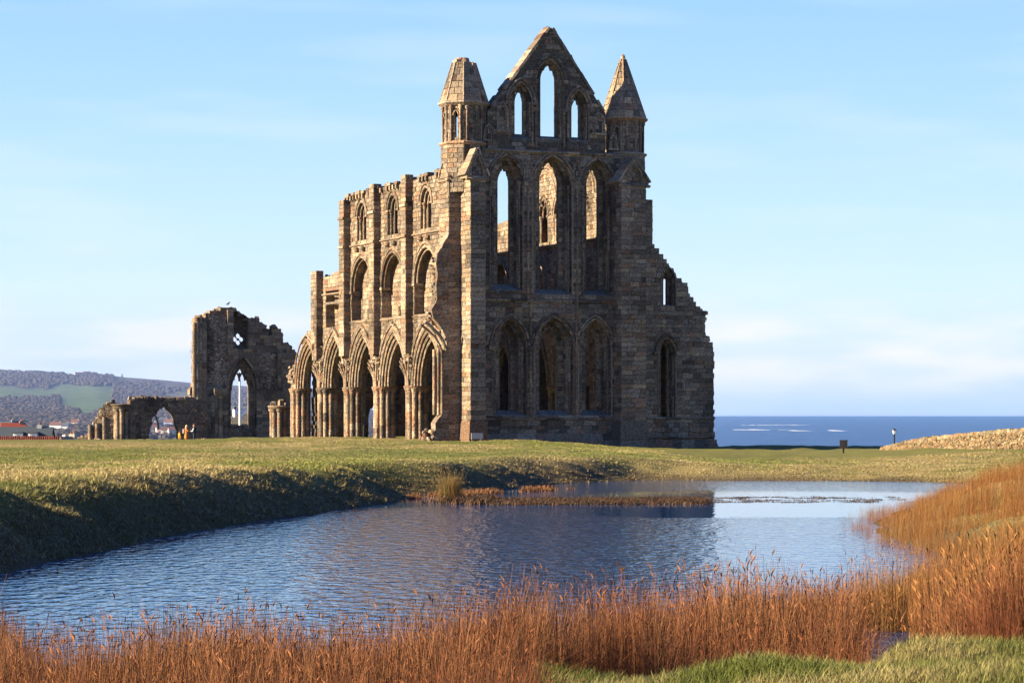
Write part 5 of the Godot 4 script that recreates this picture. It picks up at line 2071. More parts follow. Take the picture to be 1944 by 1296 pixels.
func small_things() -> void:
	# dry-stone wall at the right
	var mbc := MB.new()
	var st := MB.new()
	var a := Vector3((1668 - 972.0) / F * 140.0, 0, -140.0)
	var b := Vector3((1944 - 972.0) / F * 127.0, 0, -127.0)
	var dir := (b - a).normalized()
	var len := (b - a).length()
	var f := Transform3D(Basis(dir, Vector3.UP, dir.cross(Vector3.UP)), a)
	var y0 := -1.2
	var out := PackedVector2Array([Vector2(0.0, y0), Vector2(len + 22.0, y0), Vector2(len + 22.0, 1.25), Vector2(len + 9.0, 1.1)])
	for q in [[1944, 818], [1920, 820], [1880, 823.5], [1820, 829], [1760, 836], [1720, 843], [1690, 849], [1668, 855]]:
		out.append(Vector2((q[0] - 1668.0) / 276.0 * len, 2.0 + (775.0 - q[1]) / F * lerpf(140.0, 127.0, (q[0] - 1668.0) / 276.0)))
	wall(mbc, st, f, out, [], 0.9, {"row": 0.14, "len": 0.3, "rough": 0.01, "proud": -0.03, "tint": Color(0.62, 0.6, 0.5), "both": false})
	# rough stones of all sizes set without courses
	for i in 7000:
		var x := ran(0.3, len + 20.0)
		var ty := 1.2
		for j in range(out.size() - 1, 2, -1):
			if x >= out[j].x and x <= out[j - 1].x:
				ty = lerpf(out[j].y, out[j - 1].y, (x - out[j].x) / (out[j - 1].x - out[j].x))
		var y := ran(-0.6, ty)
		var sz := ran(0.045, 0.11)
		var c := stone_col(Vector3(x * 3.0, y, i)) * Color(0.74, 0.72, 0.58) * ran(0.8, 1.2)
		st.frustum(Vector3(-sz * ran(0.8, 1.5), -sz * ran(0.5, 0.9), -0.12), Vector3(sz * ran(0.8, 1.5), sz * ran(0.5, 0.9), ran(0.0, 0.06)), 0.02, 0.02, c, f * Transform3D(Basis(Vector3(0, 0, 1), ran(-0.5, 0.5)), Vector3(x, y, 0)))
	var w := thing("dry_stone_wall", "long sunlit rubble stone wall rising to the right above the lawn", "stone wall", a)
	obj("wall_core", mbc.mesh(a), M.stone, w)
	var s := obj("rubble_stones", st.mesh(a), M.stone, w)
	s.set_meta("kind", "stuff")
	var cp := MB.new()
	var k := 0.0
	for i in range(out.size() - 1, 3, -1):
		pass
	for i in 110:
		var t := 0.4 + i * (len + 20.0) / 110.0
		var yy := out[2].y
		for j in range(out.size() - 1, 2, -1):
			var p := out[j]
			var q := out[j - 1]
			if t >= p.x and t <= q.x:
				yy = lerpf(p.y, q.y, (t - p.x) / (q.x - p.x))
		var c := f * Vector3(t, yy + 0.05, -0.45)
		cp.frustum(Vector3(-0.2, -0.08, -0.5), Vector3(0.2, ran(0.08, 0.16), 0.5), 0.05, 0.06, stone_col(c) * Color(0.8, 0.82, 0.7), Transform3D(f.basis * Basis(Vector3.UP, ran(-0.1, 0.1)), c))
	s = obj("coping_stones", cp.mesh(a), M.stone, w)
	s.set_meta("kind", "stuff")
	# notice board on a post
	var p := ground_point(1602, 138.0)
	var board_y := 2.0 + (775.0 - 850.0) / F * 138.0
	var n := thing("notice_board", "small dark square notice board on a single post on the far bank", "notice board", p)
	var mb := MB.new()
	mb.box(Vector3(-0.045, -0.3, -0.04), Vector3(0.045, board_y - p.y + 0.35, 0.02), Color(0.025, 0.022, 0.02))
	obj("post", mb.mesh(), M.plain, n)
	mb = MB.new()
	var by := board_y - p.y
	mb.box(Vector3(-0.215, by, 0.022), Vector3(0.0, by + 0.42, 0.05), Color(0.03, 0.026, 0.025))
	mb.box(Vector3(0.003, by, 0.022), Vector3(0.215, by + 0.42, 0.05), Color(0.022, 0.02, 0.02))
	mb.box(Vector3(-0.235, by - 0.02, 0.018), Vector3(0.235, by - 0.002, 0.056), Color(0.05, 0.04, 0.035))
	mb.box(Vector3(-0.235, by + 0.422, 0.018), Vector3(0.235, by + 0.45, 0.056), Color(0.05, 0.04, 0.035))
	obj("board", mb.mesh(), M.plain, n)
	# lamp post beyond the wall
	p = ground_point(1698.5, 190.0)
	var top := 2.0 + (775.0 - 814.0) / F * 190.0 - p.y
	n = thing("lamp_post", "black lamp post with a small lantern head before the sea", "lamp post", p)
	mb = MB.new()
	mb.lathe(Vector3.ZERO, [Vector2(0.09, -0.3), Vector2(0.09, 0.5), Vector2(0.06, 0.55), Vector2(0.055, top - 0.42), Vector2(0.1, top - 0.4), Vector2(0.0, top - 0.38)], 8, [Color(0.02, 0.02, 0.025)])
	obj("post", mb.mesh(), M.plain, n)
	mb = MB.new()
	mb.lathe(Vector3.ZERO, [Vector2(0.1, top - 0.38), Vector2(0.17, top - 0.1)], 6, [Color(0.55, 0.6, 0.6)], true)
	obj("lantern_glass", mb.mesh(), M.plain, n)
	mb = MB.new()
	mb.lathe(Vector3.ZERO, [Vector2(0.0, top - 0.102), Vector2(0.2, top - 0.1), Vector2(0.09, top), Vector2(0.03, top + 0.03), Vector2(0.0, top + 0.07)], 6, [Color(0.03, 0.03, 0.035)], true)
	obj("lantern_cap", mb.mesh(), M.plain, n)
	# pale plaque at the foot of the east front
	var q := E(905, 828, 0.55)
	var at := abbey_frame * Vector3(q.x, 0, 0.55)
	at.y = height_at(at.x, -at.z)
	n = thing("information_plaque", "pale square plaque on short legs at the foot of the left buttress", "plaque", at, deg_to_rad(TURN))
	mb = MB.new()
	for x in [-0.3, 0.3]:
		mb.box(Vector3(x - 0.03, -0.2, -0.03), Vector3(x + 0.03, q.y - at.y + 0.02, 0.03), Color(0.12, 0.11, 0.10))
	obj("legs", mb.mesh(), M.plain, n)
	mb = MB.new()
	mb.box(Vector3(-0.38, q.y - at.y - 0.16, 0.034), Vector3(0.38, q.y - at.y + 0.2, 0.07), Color(0.36, 0.34, 0.31))
	obj("panel", mb.mesh(), M.plain, n)
	# small sign before the arcade
	q = E(690, 806, -14.0)
	at = abbey_frame * Vector3(E(690, 806, -16.2).x, 0, -16.2)
	at.y = height_at(at.x, -at.z)
	n = thing("small_sign", "little dark sign on a thin stake in front of an arcade pier", "sign", at, deg_to_rad(TURN))
	mb = MB.new()
	mb.box(Vector3(-0.025, -0.2, -0.02), Vector3(0.025, 1.0, 0.02), Color(0.08, 0.07, 0.06))
	obj("stake", mb.mesh(), M.plain, n)
	mb = MB.new()
	mb.box(Vector3(-0.15, 0.93, 0.022), Vector3(0.15, 1.12, 0.045), Color(0.05, 0.05, 0.06))
	obj("panel", mb.mesh(), M.plain, n)
	# birds on the ruin
	bird(E(433, 580, -85.5), -85.5, 0.3, "small dark bird perched on the highest point of the jagged west ruin")
	bird(E(446, 778, -86.2), -86.2, 0.75, "dark bird perched in the opening of the pointed arch")
	# little plant growing out of the masonry
	var pm := MB.new()
	for i in 60:
		var d := Vector3(rng.randfn(), rng.randfn(), rng.randfn()).normalized() * ran(0.1, 0.38)
		var ls := ran(0.05, 0.1)
		var e := Vector3(rng.randfn(), rng.randfn(), rng.randfn()).normalized()
		var g := e.cross(Vector3(0.3, 1, 0.2)).normalized()
		pm.tri(d, d + e * ls, d + g * ls, Color(0.07, 0.085, 0.03) * ran(0.6, 1.4))
	q = E(366, 665, -84.4)
	var o := obj("wall_plant", pm.mesh(), M.blade)
	o.position = abbey_frame * Vector3(q.x, q.y, -84.4)
	tag(o, "small leafy plant growing from the lit edge of the west ruin", "plant")

func bird(p: Vector2, z: float, turn: float, label: String) -> void:
	var mb := MB.new()
	var c := Color(0.03, 0.03, 0.035)
	var path := [Vector3(-0.34, 0.10, 0), Vector3(-0.2, 0.15, 0), Vector3(-0.08, 0.2, 0), Vector3(0.04, 0.27, 0), Vector3(0.1, 0.36, 0), Vector3(0.15, 0.41, 0), Vector3(0.2, 0.41, 0), Vector3(0.27, 0.4, 0)]
	mb.tube(path, [0.012, 0.05, 0.09, 0.095, 0.06, 0.055, 0.03, 0.006], 8, [c], true)
	for s in [-0.035, 0.035]:
		mb.tube([Vector3(0.0, 0.2, s), Vector3(0.01, 0.08, s), Vector3(0.0, 0.0, s), Vector3(0.05, 0.0, s)], [0.012], 4, [c], true)
	for s in [-1, 1]:
		mb.tri(Vector3(0.08, 0.3, 0.085 * s), Vector3(-0.3, 0.13, 0.05 * s), Vector3(-0.02, 0.16, 0.105 * s), c * 1.3)
	var o := obj("bird", mb.mesh(), M.cloth)
	o.position = abbey_frame * Vector3(p.x, p.y, z)
	o.rotation.y = turn
	o.scale = Vector3.ONE * 0.8
	tag(o, label, "bird")

# ---- grass and reeds ------------------------------------------------------------------------------
func tuft_mesh(blades: int, spread: float, hmin: float, hmax: float, width: float, lean: float, sd: int) -> ArrayMesh:
	var r := RandomNumberGenerator.new()
	r.seed = sd
	var v := PackedVector3Array()
	var n := PackedVector3Array()
	var c := PackedColorArray()
	for i in blades:
		var a := r.randf() * TAU
		var at := Vector3(cos(a), 0, sin(a)) * spread * sqrt(r.randf())
		var h := r.randf_range(hmin, hmax)
		var b := r.randf() * TAU
		var bend := Vector3(cos(b), 0, sin(b)) * h * r.randf_range(0.1, 1.0) * lean
		var side := Vector3(-sin(b), 0, cos(b)).rotated(Vector3.UP, r.randf_range(-0.6, 0.6)) * width * r.randf_range(0.6, 1.2)
		var mid := at + Vector3(0, h * 0.6, 0) + bend * 0.35
		var tip := at + Vector3(0, h * 0.98, 0) + bend
		var col := Color.WHITE * r.randf_range(0.7, 1.25)
		for t in [[at - side, at + side, mid + side * 0.7], [at - side, mid + side * 0.7, mid - side * 0.7], [mid - side * 0.7, mid + side * 0.7, tip]]:
			var fn: Vector3 = (t[1] - t[0]).cross(t[2] - t[0]).normalized()
			for p in [t[0], t[2], t[1]]:
				v.append(p)
				n.append(fn)
				c.append(col)
	var arr := []
	arr.resize(Mesh.ARRAY_MAX)
	arr[Mesh.ARRAY_VERTEX] = v
	arr[Mesh.ARRAY_NORMAL] = n
	arr[Mesh.ARRAY_COLOR] = c
	var m := ArrayMesh.new()
	m.add_surface_from_arrays(Mesh.PRIMITIVE_TRIANGLES, arr)
	return m

func grass() -> void:
	rng.seed = 77
	# the meadow and the banks
	var kinds := [[], [], []]
	var cols := [[], [], []]
	for i in 200000:
		var Z := 40.0 * pow(168.0 / 40.0, rng.randf())
		var X := ran(-0.215, 0.215) * Z * 1.05
		var d := shore_at(X, Z)
		if d < 0.1 or (X > 7.0 and Z < 80.0 and d < 8.0):
			continue
		var y := height_at(X, Z)
		var k := 0
		var dry := dryness(X, Z, d)
		var s := ran(0.6, 1.25) * (0.85 + Z / 260.0)
		if d < 4.0:
			if rng.randf() < 0.35:
				continue
			k = 1 if rng.randf() < 0.45 else 2
		elif Z < 85.0 and rng.randf() < 0.7:
			k = 2
		elif rng.randf() < 0.04 + 0.16 * dry:
			k = 1
		if X > 8.0 and Z > 126.0:
			s *= 0.35
			k = 0
		if Z > 148.0:
			s *= 0.8
		var c := Color(0.235, 0.245, 0.052).lerp(Color(0.44, 0.35, 0.15), clampf(dry + ran(-0.25, 0.25), 0, 1))
		c = c.lerp(Color(0.10, 0.14, 0.025), 0.65 * ss(0.0, 0.5, tone.get_noise_2d(X * 5.0 + 90.0, Z * 3.0)))
		if d < 3.0:
			c = c.lerp(Color(0.20, 0.14, 0.07), 0.75 * ss(3.2, 0.8, d))
		kinds[k].append(Transform3D(Basis(Vector3.UP, rng.randf() * TAU).scaled(Vector3(s, s * ran(0.7, 1.2) * lerpf(0.85, 0.5, ss(60.0, 110.0, Z)), s)), Vector3(X, y - 0.02, -Z)))
		cols[k].append(c * ran(0.8, 1.2))
	var o := many("meadow_grass", tuft_mesh(14, 0.30, 0.02, 0.06, 0.012, 2.2, 1), M.blade, kinds[0], cols[0])
	tag(o, "short rough grass on the meadow and the banks round the pond", "grass", "", "stuff")
	o = many("dry_grass_tussocks", tuft_mesh(22, 0.2, 0.05, 0.15, 0.010, 2.2, 2), M.blade, kinds[1], cols[1])
	tag(o, "straw coloured tussocks scattered over the meadow and the bank", "grass", "", "stuff")
	o = many("fine_meadow_grass", tuft_mesh(18, 0.22, 0.02, 0.065, 0.006, 2.0, 8), M.blade, kinds[2], cols[2])
	tag(o, "finer short grass on the part of the meadow nearest the pond", "grass", "", "stuff")
	# the near bank, bottom right
	var near := []
	var nc := []
	for i in 60000:
		var X := ran(-1.0, 5.2)
		var Z := ran(14.0, 27.0)
		if reed_here(X, Z) > 0.0 and rng.randf() > 0.12:
			continue
		var d := shore_at(X, Z)
		if d < 0.3:
			continue
		var dry := clampf(0.38 + 1.5 * tone.get_noise_2d(X * 30.0, Z * 24.0) + ran(-0.35, 0.35), 0, 1)
		var c := Color(0.125, 0.145, 0.028).lerp(Color(0.31, 0.255, 0.10), dry)
		var s := ran(0.55, 1.25)
		near.append(Transform3D(Basis(Vector3.UP, rng.randf() * TAU).scaled(Vector3(s, s, s)), Vector3(X, height_at(X, Z) - 0.01, -Z)))
		nc.append(c * ran(0.75, 1.2))
	o = many("near_grass", tuft_mesh(16, 0.07, 0.04, 0.13, 0.0032, 1.3, 3), M.blade, near, nc)
	tag(o, "green and straw grass blades on the near bank below the reeds", "grass", "", "stuff")

# height factor of the reeds here, 0 where none grow
func reed_here(x: float, z: float) -> float:
	var d := shore_at(x, z)
	if z < 38.0 and x < 5.4:
		# the belt along the near shore
		if x > 0.2 and z < 19.7 + (x - 0.29) * 0.42 + 0.35 * tone.get_noise_1d(x * 40.0):
			return 0.0
		if x > 3.1 and z < 33.2 and absf(x - lerpf(3.85, 4.75, (z - 24.0) / 8.0)) < 0.5:
			return 0.0
		if (d > -2.6 and z < 33.5) or (x > 2.6 and d > -2.2 and z < 37.5):
			return (0.45 + 0.27 * ss(-2.6, 2.0, d)) * (1.0 + 0.42 * ss(0.0, 1.6, x) + 0.35 * ss(-4.6, -5.2, x))
		return 0.0
	# the mass on the right-hand shore
	if x > 3.4 and d > -0.7 and d < 26.0 and z < 96.0 and z > 21.5:
		if z < 21.4 + (x - 4.2) * 0.7:
			return 0.0
		return (0.5 + 0.3 * ss(-0.5, 4.0, d)) * lerpf(1.0, 0.8, ss(50.0, 80.0, z)) * (1.0 + 0.25 * ss(34.0, 26.0, z))
	return 0.0

func reed_mesh(stems: int, spread: float, h: float, sd: int) -> ArrayMesh:
	var r := RandomNumberGenerator.new()
	r.seed = sd
	var mb := MB.new()
	for i in stems:
		var a := r.randf() * TAU
		var at := Vector3(cos(a), 0, sin(a)) * spread * sqrt(r.randf())
		var hh := h * r.randf_range(0.55, 1.05)
		var b := r.randf() * TAU
		var lean := r.randf_range(0.02, 0.22)
		if r.randf() < 0.24:
			lean = r.randf_range(0.4, 1.1)
			hh *= 0.85
		var dir := Vector3(cos(b), 0, sin(b))
		var side := Vector3(cos(b + 1.2), 0, sin(b + 1.2)) * r.randf_range(0.0014, 0.0030)
		var col := Color(1, 1, 1) * r.randf_range(0.45, 1.4)
		if r.randf() < 0.09:
			col = Color(1.3, 1.5, 1.7) * r.randf_range(0.7, 1.1)     # bleached stems
		elif r.randf() < 0.2:
			col = Color(0.4, 0.5, 0.5)
		var pts := []
		for k in 4:
			var t := k / 3.0
			pts.append(at + Vector3(0, hh * t * (1.0 - 0.25 * lean * t), 0) + dir * hh * lean * t * t)
		for k in 3:
			var w0 := side * (1.0 - k * 0.2)
			var w1 := side * (0.8 - k * 0.25)
			mb.quad(pts[k] - w0, pts[k] + w0, pts[k + 1] + w1, pts[k + 1] - w1, col)
		# leaf blades and a feathery tip
		if r.randf() < 0.75:
			var k := 1 + r.randi() % 2
			var ld := Vector3(cos(b + r.randf_range(1, 5)), r.randf_range(0.2, 1.1), sin(b + r.randf_range(1, 5))).normalized()
			var lp: Vector3 = pts[k]
			var l := r.randf_range(0.1, 0.28) * h
			mb.tri(lp - side * 1.3, lp + side * 1.3, lp + ld * l, col)
		if r.randf() < 0.05:
			var tip: Vector3 = pts[3]
			mb.quad(tip - side * 0.4, tip + side * 1.5 + Vector3(0, 0.02, 0), tip + Vector3(0, 0.06, 0) + dir * 0.03, tip - side * 1.2 + Vector3(0, 0.03, 0), col * 1.15)
	return mb.mesh()

func reeds() -> void:
	rng.seed = 99
	var kinds := [[], [], []]
	var cols := [[], [], []]
	for i in 31500:
		var X := 0.0
		var Z := 0.0
		var right := i > 12500
		if right:
			Z = ran(21.0, 97.0) if rng.randf() < 0.7 else ran(21.0, 45.0)
			X = ran(3.3, minf(24.0, 0.225 * Z + 1.0))
		else:
			Z = ran(14.0, 37.5)
			X = ran(-0.215, 0.215) * Z * 1.08
		var hf := reed_here(X, Z)
		if hf <= 0.0:
			continue
		var d := shore_at(X, Z)
		# thin out over open water
		if d < 0.0 and rng.randf() > 0.18 + 0.5 * ss(-2.6, 0.0, d):
			continue
		var patch := tone.get_noise_2d(X * 16.0, Z * 12.0)
		if patch < -0.2 and rng.randf() < 0.75:
			continue
		var s := hf * (1.0 + 0.85 * patch) * ran(0.8, 1.12)
		var y := maxf(height_at(X, Z), WATER - 0.25)
		var c: Color
		if X > 3.2 and Z > 21.0 and (Z > 36.0 or X > 4.9):
			c = Color(0.225, 0.082, 0.022).lerp(Color(0.285, 0.140, 0.045), clampf(0.35 + patch * 1.5 + ran(-0.3, 0.3), 0, 1))
		else:
			c = Color(0.165, 0.050, 0.020).lerp(Color(0.255, 0.112, 0.045), clampf(0.35 + patch * 1.2 + ran(-0.35, 0.35), 0, 1))
		var k := rng.randi() % 3
		kinds[k].append(Transform3D(Basis(Vector3.UP, rng.randf() * TAU).scaled(Vector3(s, s, s)) , Vector3(X, y - 0.03, -Z)))
		cols[k].append(c * ran(0.75, 1.2))
	for k in 3:
		var o := many("reeds", reed_mesh(24, 0.17, 1.0, 40 + k), M.reed, kinds[k], cols[k])
		tag(o, "rust and straw coloured dry reeds round the near and right shores", "reeds", "dry reeds", "stuff")
	# the lone clump standing in the water
	var at := Vector3((854 - 972.0) / F * 79.5, WATER - 0.1, -79.5)
	var cl := []
	var cc := []
	for i in 95:
		var a := rng.randf() * TAU
		var r := 0.30 * sqrt(rng.randf())
		var s := ran(0.95, 1.35)
		cl.append(Transform3D(Basis(Vector3.UP, rng.randf() * TAU).scaled(Vector3(s, s * 0.95, s)), Vector3(cos(a) * r, 0, sin(a) * r)))
		cc.append(Color(0.32, 0.14, 0.05).lerp(Color(0.20, 0.18, 0.05), rng.randf()) * ran(0.7, 1.2))
	var root := thing("reed_clump", "lone upright clump of rusty reeds standing in the pond by the bank", "reed clump", at)
	many("stems", reed_mesh(14, 0.12, 0.95, 50), M.reed, cl, cc, root).set_meta("kind", "stuff")
	# low brown water weed lying across the far end, and sparse growth along the far margin
	var wl := []
	var wc := []
	for i in 4200:
		var X := ran(-3.6, 6.2)
		var Z := 79.0 + ran(-2.2, 2.2) + X * 0.1
		var edge := ss(-3.2, 0.6, X)
		if X > -0.6:
			edge = 1.0
		if rng.randf() > edge or shore_at(X, Z) > -0.2 or absf(Z - 79.0 - X * 0.1) > 1.0 + 1.2 * edge:
			continue
		var s := ran(0.5, 1.1)
		wl.append(Transform3D(Basis(Vector3.UP, rng.randf() * TAU).scaled(Vector3(s * 1.3, s * (0.75 if X > -0.6 else 1.4), s * 1.3)), Vector3(X, WATER - 0.02, -Z)))
		wc.append(Color(0.105, 0.052, 0.026).lerp(Color(0.07, 0.05, 0.03), rng.randf()) * ran(0.6, 1.3))
	for i in 1500:
		var X := ran(6.2, 13.0)
		var Z := 81.5 + ran(-2.6, 2.6)
		if tone.get_noise_2d(X * 22.0, Z * 30.0) < 0.02:
			continue
		var s := ran(0.35, 0.8)
		wl.append(Transform3D(Basis(Vector3.UP, rng.randf() * TAU).scaled(Vector3(s * 1.5, s * 0.35, s * 1.5)), Vector3(X, WATER - 0.015, -Z)))
		wc.append(Color(0.10, 0.07, 0.045) * ran(0.6, 1.3))
	for i in 900:
		var X := ran(-3.4, 2.2)
		var Z := 83.5 + (X + 3.0) * 1.7 + ran(-0.9, 0.9)
		if shore_at(X, Z) > 0.2 or tone.get_noise_2d(X * 18.0, Z * 8.0) < -0.05:
			continue
		var s := ran(0.5, 1.3)
		wl.append(Transform3D(Basis(Vector3.UP, rng.randf() * TAU).scaled(Vector3(s, s, s)), Vector3(X, WATER - 0.02, -Z)))
		wc.append(Color(0.20, 0.095, 0.04) * ran(0.6, 1.3))
	var o := many("water_weed", tuft_mesh(12, 0.2, 0.05, 0.2, 0.012, 1.0, 5), M.reed, wl, wc)
	tag(o, "low brown water weed lying in a band across the far end of the pond", "water weed", "", "stuff")
	# tall thin seed stalks that rise over the near reeds
	var tl := []
	var tc := []
	for i in 60:
		var Z := ran(19.0, 29.0)
		var X := ran(-0.2, 0.16) * Z
		if reed_here(X, Z) <= 0.0:
			continue
		var s := ran(0.8, 1.15)
		tl.append(Transform3D(Basis(Vector3.UP, rng.randf() * TAU).scaled(Vector3(s, s, s)), Vector3(X, maxf(height_at(X, Z), WATER - 0.2), -Z)))
		tc.append(Color(0.36, 0.21, 0.11) * ran(0.6, 1.2))
	o = many("seed_stalks", reed_mesh(3, 0.06, 1.0, 61), M.reed, tl, tc)
	tag(o, "thin seed stalks rising above the near reeds", "reeds", "", "stuff")

# ---- the town beyond the headland -----------------------------------------------------------------
# a house: walls, gabled roof, chimney, windows and door; size in metres, turned by `turn`
func house(at: Vector3, w: float, d: float, h: float, rise: float, walls: Color, roof: Color, turn: float, label: String, called := "town_house", category := "house", group := "houses in the town below the hill") -> Node3D:
	var n := thing(called, label, category, at, turn, group)
	var mb := MB.new()
	mb.box(Vector3(-w / 2, -8.0, -d / 2), Vector3(w / 2, h, d / 2), walls)
	for s in [-1, 1]:
		var a := Vector3(s * w / 2, h, d / 2)
		var b := Vector3(s * w / 2, h, -d / 2)
		var c := Vector3(s * w / 2, h + rise, 0)
		if s > 0:
			mb.tri(a, b, c, walls)
		else:
			mb.tri(b, a, c, walls)
	obj("walls", mb.mesh(), M.plain, n)
	mb = MB.new()
	var o := 0.3
	var t := 0.22
	for s in [-1, 1]:
		var e := Vector3(0, h - o * rise / (d / 2), s * (d / 2 + o))
		var r := Vector3(0, h + rise, 0)
		var p := []
		for q in [[-1, e], [1, e], [1, r], [-1, r]]:
			p.append(Vector3(q[0] * (w / 2 + 0.25), q[1].y + 0.02, q[1].z))
		for q in [[-1, e], [1, e], [1, r], [-1, r]]:
			p.append(Vector3(q[0] * (w / 2 + 0.25), q[1].y + t, q[1].z))
		if s < 0:
			p = [p[1], p[0], p[3], p[2], p[5], p[4], p[7], p[6]]
		mb.hexa(p, roof)
	obj("roof", mb.mesh(), M.plain, n)
	mb = MB.new()
	mb.box(Vector3(w * 0.3, h + rise * 0.5, -0.35), Vector3(w * 0.3 + 0.6, h + rise + 0.5, 0.35), walls * 0.7)
	for k in [-0.2, 0.2]:
		mb.lathe(Vector3(w * 0.3 + 0.3, h + rise + 0.5, k), [Vector2(0.1, 0), Vector2(0.09, 0.28), Vector2(0, 0.29)], 6, [Color(0.2, 0.1, 0.07)])
	obj("chimney", mb.mesh(), M.plain, n)
	var cols := maxi(2, int(w / 3.0))
	var rows := maxi(1, int(h / 2.8))
	for r in rows:
		for k in cols:
			var x := -w / 2 + w * (k + 0.5) / cols
			var y := 0.9 + r * 2.8
			var wm := MB.new()
			wm.box(Vector3(x - 0.5, y, d / 2 + 0.004), Vector3(x + 0.5, y + 1.3, d / 2 + 0.03), Color(0.03, 0.035, 0.045))
			wm.box(Vector3(x - 0.6, y - 0.12, d / 2 + 0.002), Vector3(x + 0.6, y - 0.003, d / 2 + 0.1), walls * 1.1)
			obj("window", wm.mesh(), M.plain, n)
	return n

func far_point(px: float, py: float, z: float) -> Vector3:
	return Vector3((px - 972.0) / F * z, EYE.y + (775.0 - py) / F * z, -z)

func town() -> void:
	rng.seed = 55
	# red pantiled roof just below the crest at the left
	var z := 290.0
	var p := far_point(57, 829, z)
	var root := thing("red_roofed_cottage", "cottage whose long red pantiled roof shows just above the grass at far left", "house", Vector3(p.x, p.y - 6.4, p.z), 0.06)
	var mb := MB.new()
	mb.box(Vector3(-5.2, -4.0, -3.4), Vector3(3.7, 3.6, 3.4), Color(0.55, 0.50, 0.42))
	mb.tri(Vector3(3.7, 3.6, 3.4), Vector3(3.7, 3.6, -3.4), Vector3(3.7, 6.4, 0), Color(0.62, 0.56, 0.46))
	obj("walls", mb.mesh(), M.plain, root)
	mb = MB.new()
	for s in [-1, 1]:
		for k in 36:
			var x := -5.4 + k * 0.25
			for r in 12:
				var t0 := r / 12.0
				var t1 := (r + 1.06) / 12.0
				var a := Vector3(x, lerpf(6.42, 3.4, t0), s * lerpf(0.0, 3.7, t0))
				var b := Vector3(x, lerpf(6.42, 3.4, t1) + 0.05, s * lerpf(0.0, 3.7, t1))
				var c := Color(0.15, 0.04, 0.025) * ran(0.6, 1.3)
				var u := Vector3(0, 0.08, 0.04 * s)
				var m := Vector3(0.12, 0, 0)
				var e := Vector3(0.25, 0, 0)
				if s > 0:
					mb.quad(b, b + m + u, a + m + u, a, c)
					mb.quad(b + m + u, b + e, a + e, a + m + u, c)
				else:
					mb.quad(a, a + m + u, b + m + u, b, c)
					mb.quad(a + m + u, a + e, b + e, b + m + u, c)
	obj("roof", mb.mesh(), M.plain, root).set_meta("kind", "stuff")
	mb = MB.new()
	for k in 22:
		mb.lathe(Vector3(-5.3 + k * 0.42, 6.36, 0), [Vector2(0.14, 0.0), Vector2(0.13, 0.1), Vector2(0.0, 0.16)], 6, [Color(0.14, 0.045, 0.03)])
	obj("ridge_tiles", mb.mesh(), M.plain, root).set_meta("kind", "stuff")
	mb = MB.new()
	for s in [-1, 1]:
		mb.hexa([Vector3(3.7, 3.3, 3.8 * s), Vector3(4.05, 3.3, 3.8 * s), Vector3(4.05, 6.35, 0), Vector3(3.7, 6.35, 0), Vector3(3.7, 3.6, 3.8 * s), Vector3(4.05, 3.6, 3.8 * s), Vector3(4.05, 6.65, 0), Vector3(3.7, 6.65, 0)] if s > 0 else [Vector3(3.7, 6.35, 0), Vector3(4.05, 6.35, 0), Vector3(4.05, 3.3, -3.8), Vector3(3.7, 3.3, -3.8), Vector3(3.7, 6.65, 0), Vector3(4.05, 6.65, 0), Vector3(4.05, 3.6, -3.8), Vector3(3.7, 3.6, -3.8)], Color(0.62, 0.56, 0.44))
	obj("gable_coping", mb.mesh(), M.plain, root)
	p = far_point(122, 829, z - 3.0)
	var g := house(Vector3(p.x, p.y - 5.0, p.z - 2.0), 0.0 + 3.6, 1.15, 3.4, 1.4, Color(0.5, 0.45, 0.38), Color(0.2, 0.17, 0.15), PI / 2 - 0.25, "narrow cream gable end standing right of the red pantiled roof", "cream_outbuilding", "house", "")
	# slate roofs with white dormers behind it
	p = far_point(30, 816, 335.0)
	g = house(Vector3(p.x, p.y - 6.6, p.z), 9.5, 7.0, 4.6, 2.2, Color(0.5, 0.52, 0.52), Color(0.045, 0.055, 0.07), 0.05, "dark slate roofed house with white dormers behind the red pantiled roof", "slate_roofed_house", "house", "")
	for k in [[0.6, "left"], [2.6, "right"]]:
		var dm := MB.new()
		dm.box(Vector3(k[0] - 0.55, 4.5, 1.2), Vector3(k[0] + 0.55, 6.2, 3.2), Color(0.78, 0.76, 0.74))
		dm.box(Vector3(k[0] - 0.68, 6.2, 1.1), Vector3(k[0] + 0.68, 6.34, 3.35), Color(0.06, 0.07, 0.08))
		dm.box(Vector3(k[0] - 0.36, 4.9, 3.204), Vector3(k[0] + 0.36, 5.9, 3.23), Color(0.12, 0.13, 0.16))
		obj("dormer", dm.mesh(), M.plain, g)
	p = far_point(5, 800, 420.0)
	house(Vector3(p.x, p.y - 7.0, p.z), 4.6, 6.0, 5.2, 1.6, Color(0.27, 0.35, 0.37), Color(0.12, 0.13, 0.14), 0.35, "pale blue green house at the left edge above the slate roofs", "blue_green_house", "house", "")
	p = far_point(24, 806, 400.0)
	house(Vector3(p.x, p.y - 6.0, p.z), 3.4, 5.0, 4.2, 1.9, Color(0.3, 0.24, 0.2), Color(0.2, 0.05, 0.035), 0.3, "small house with a bright red roof beside the blue green one", "red_roofed_house", "house", "")
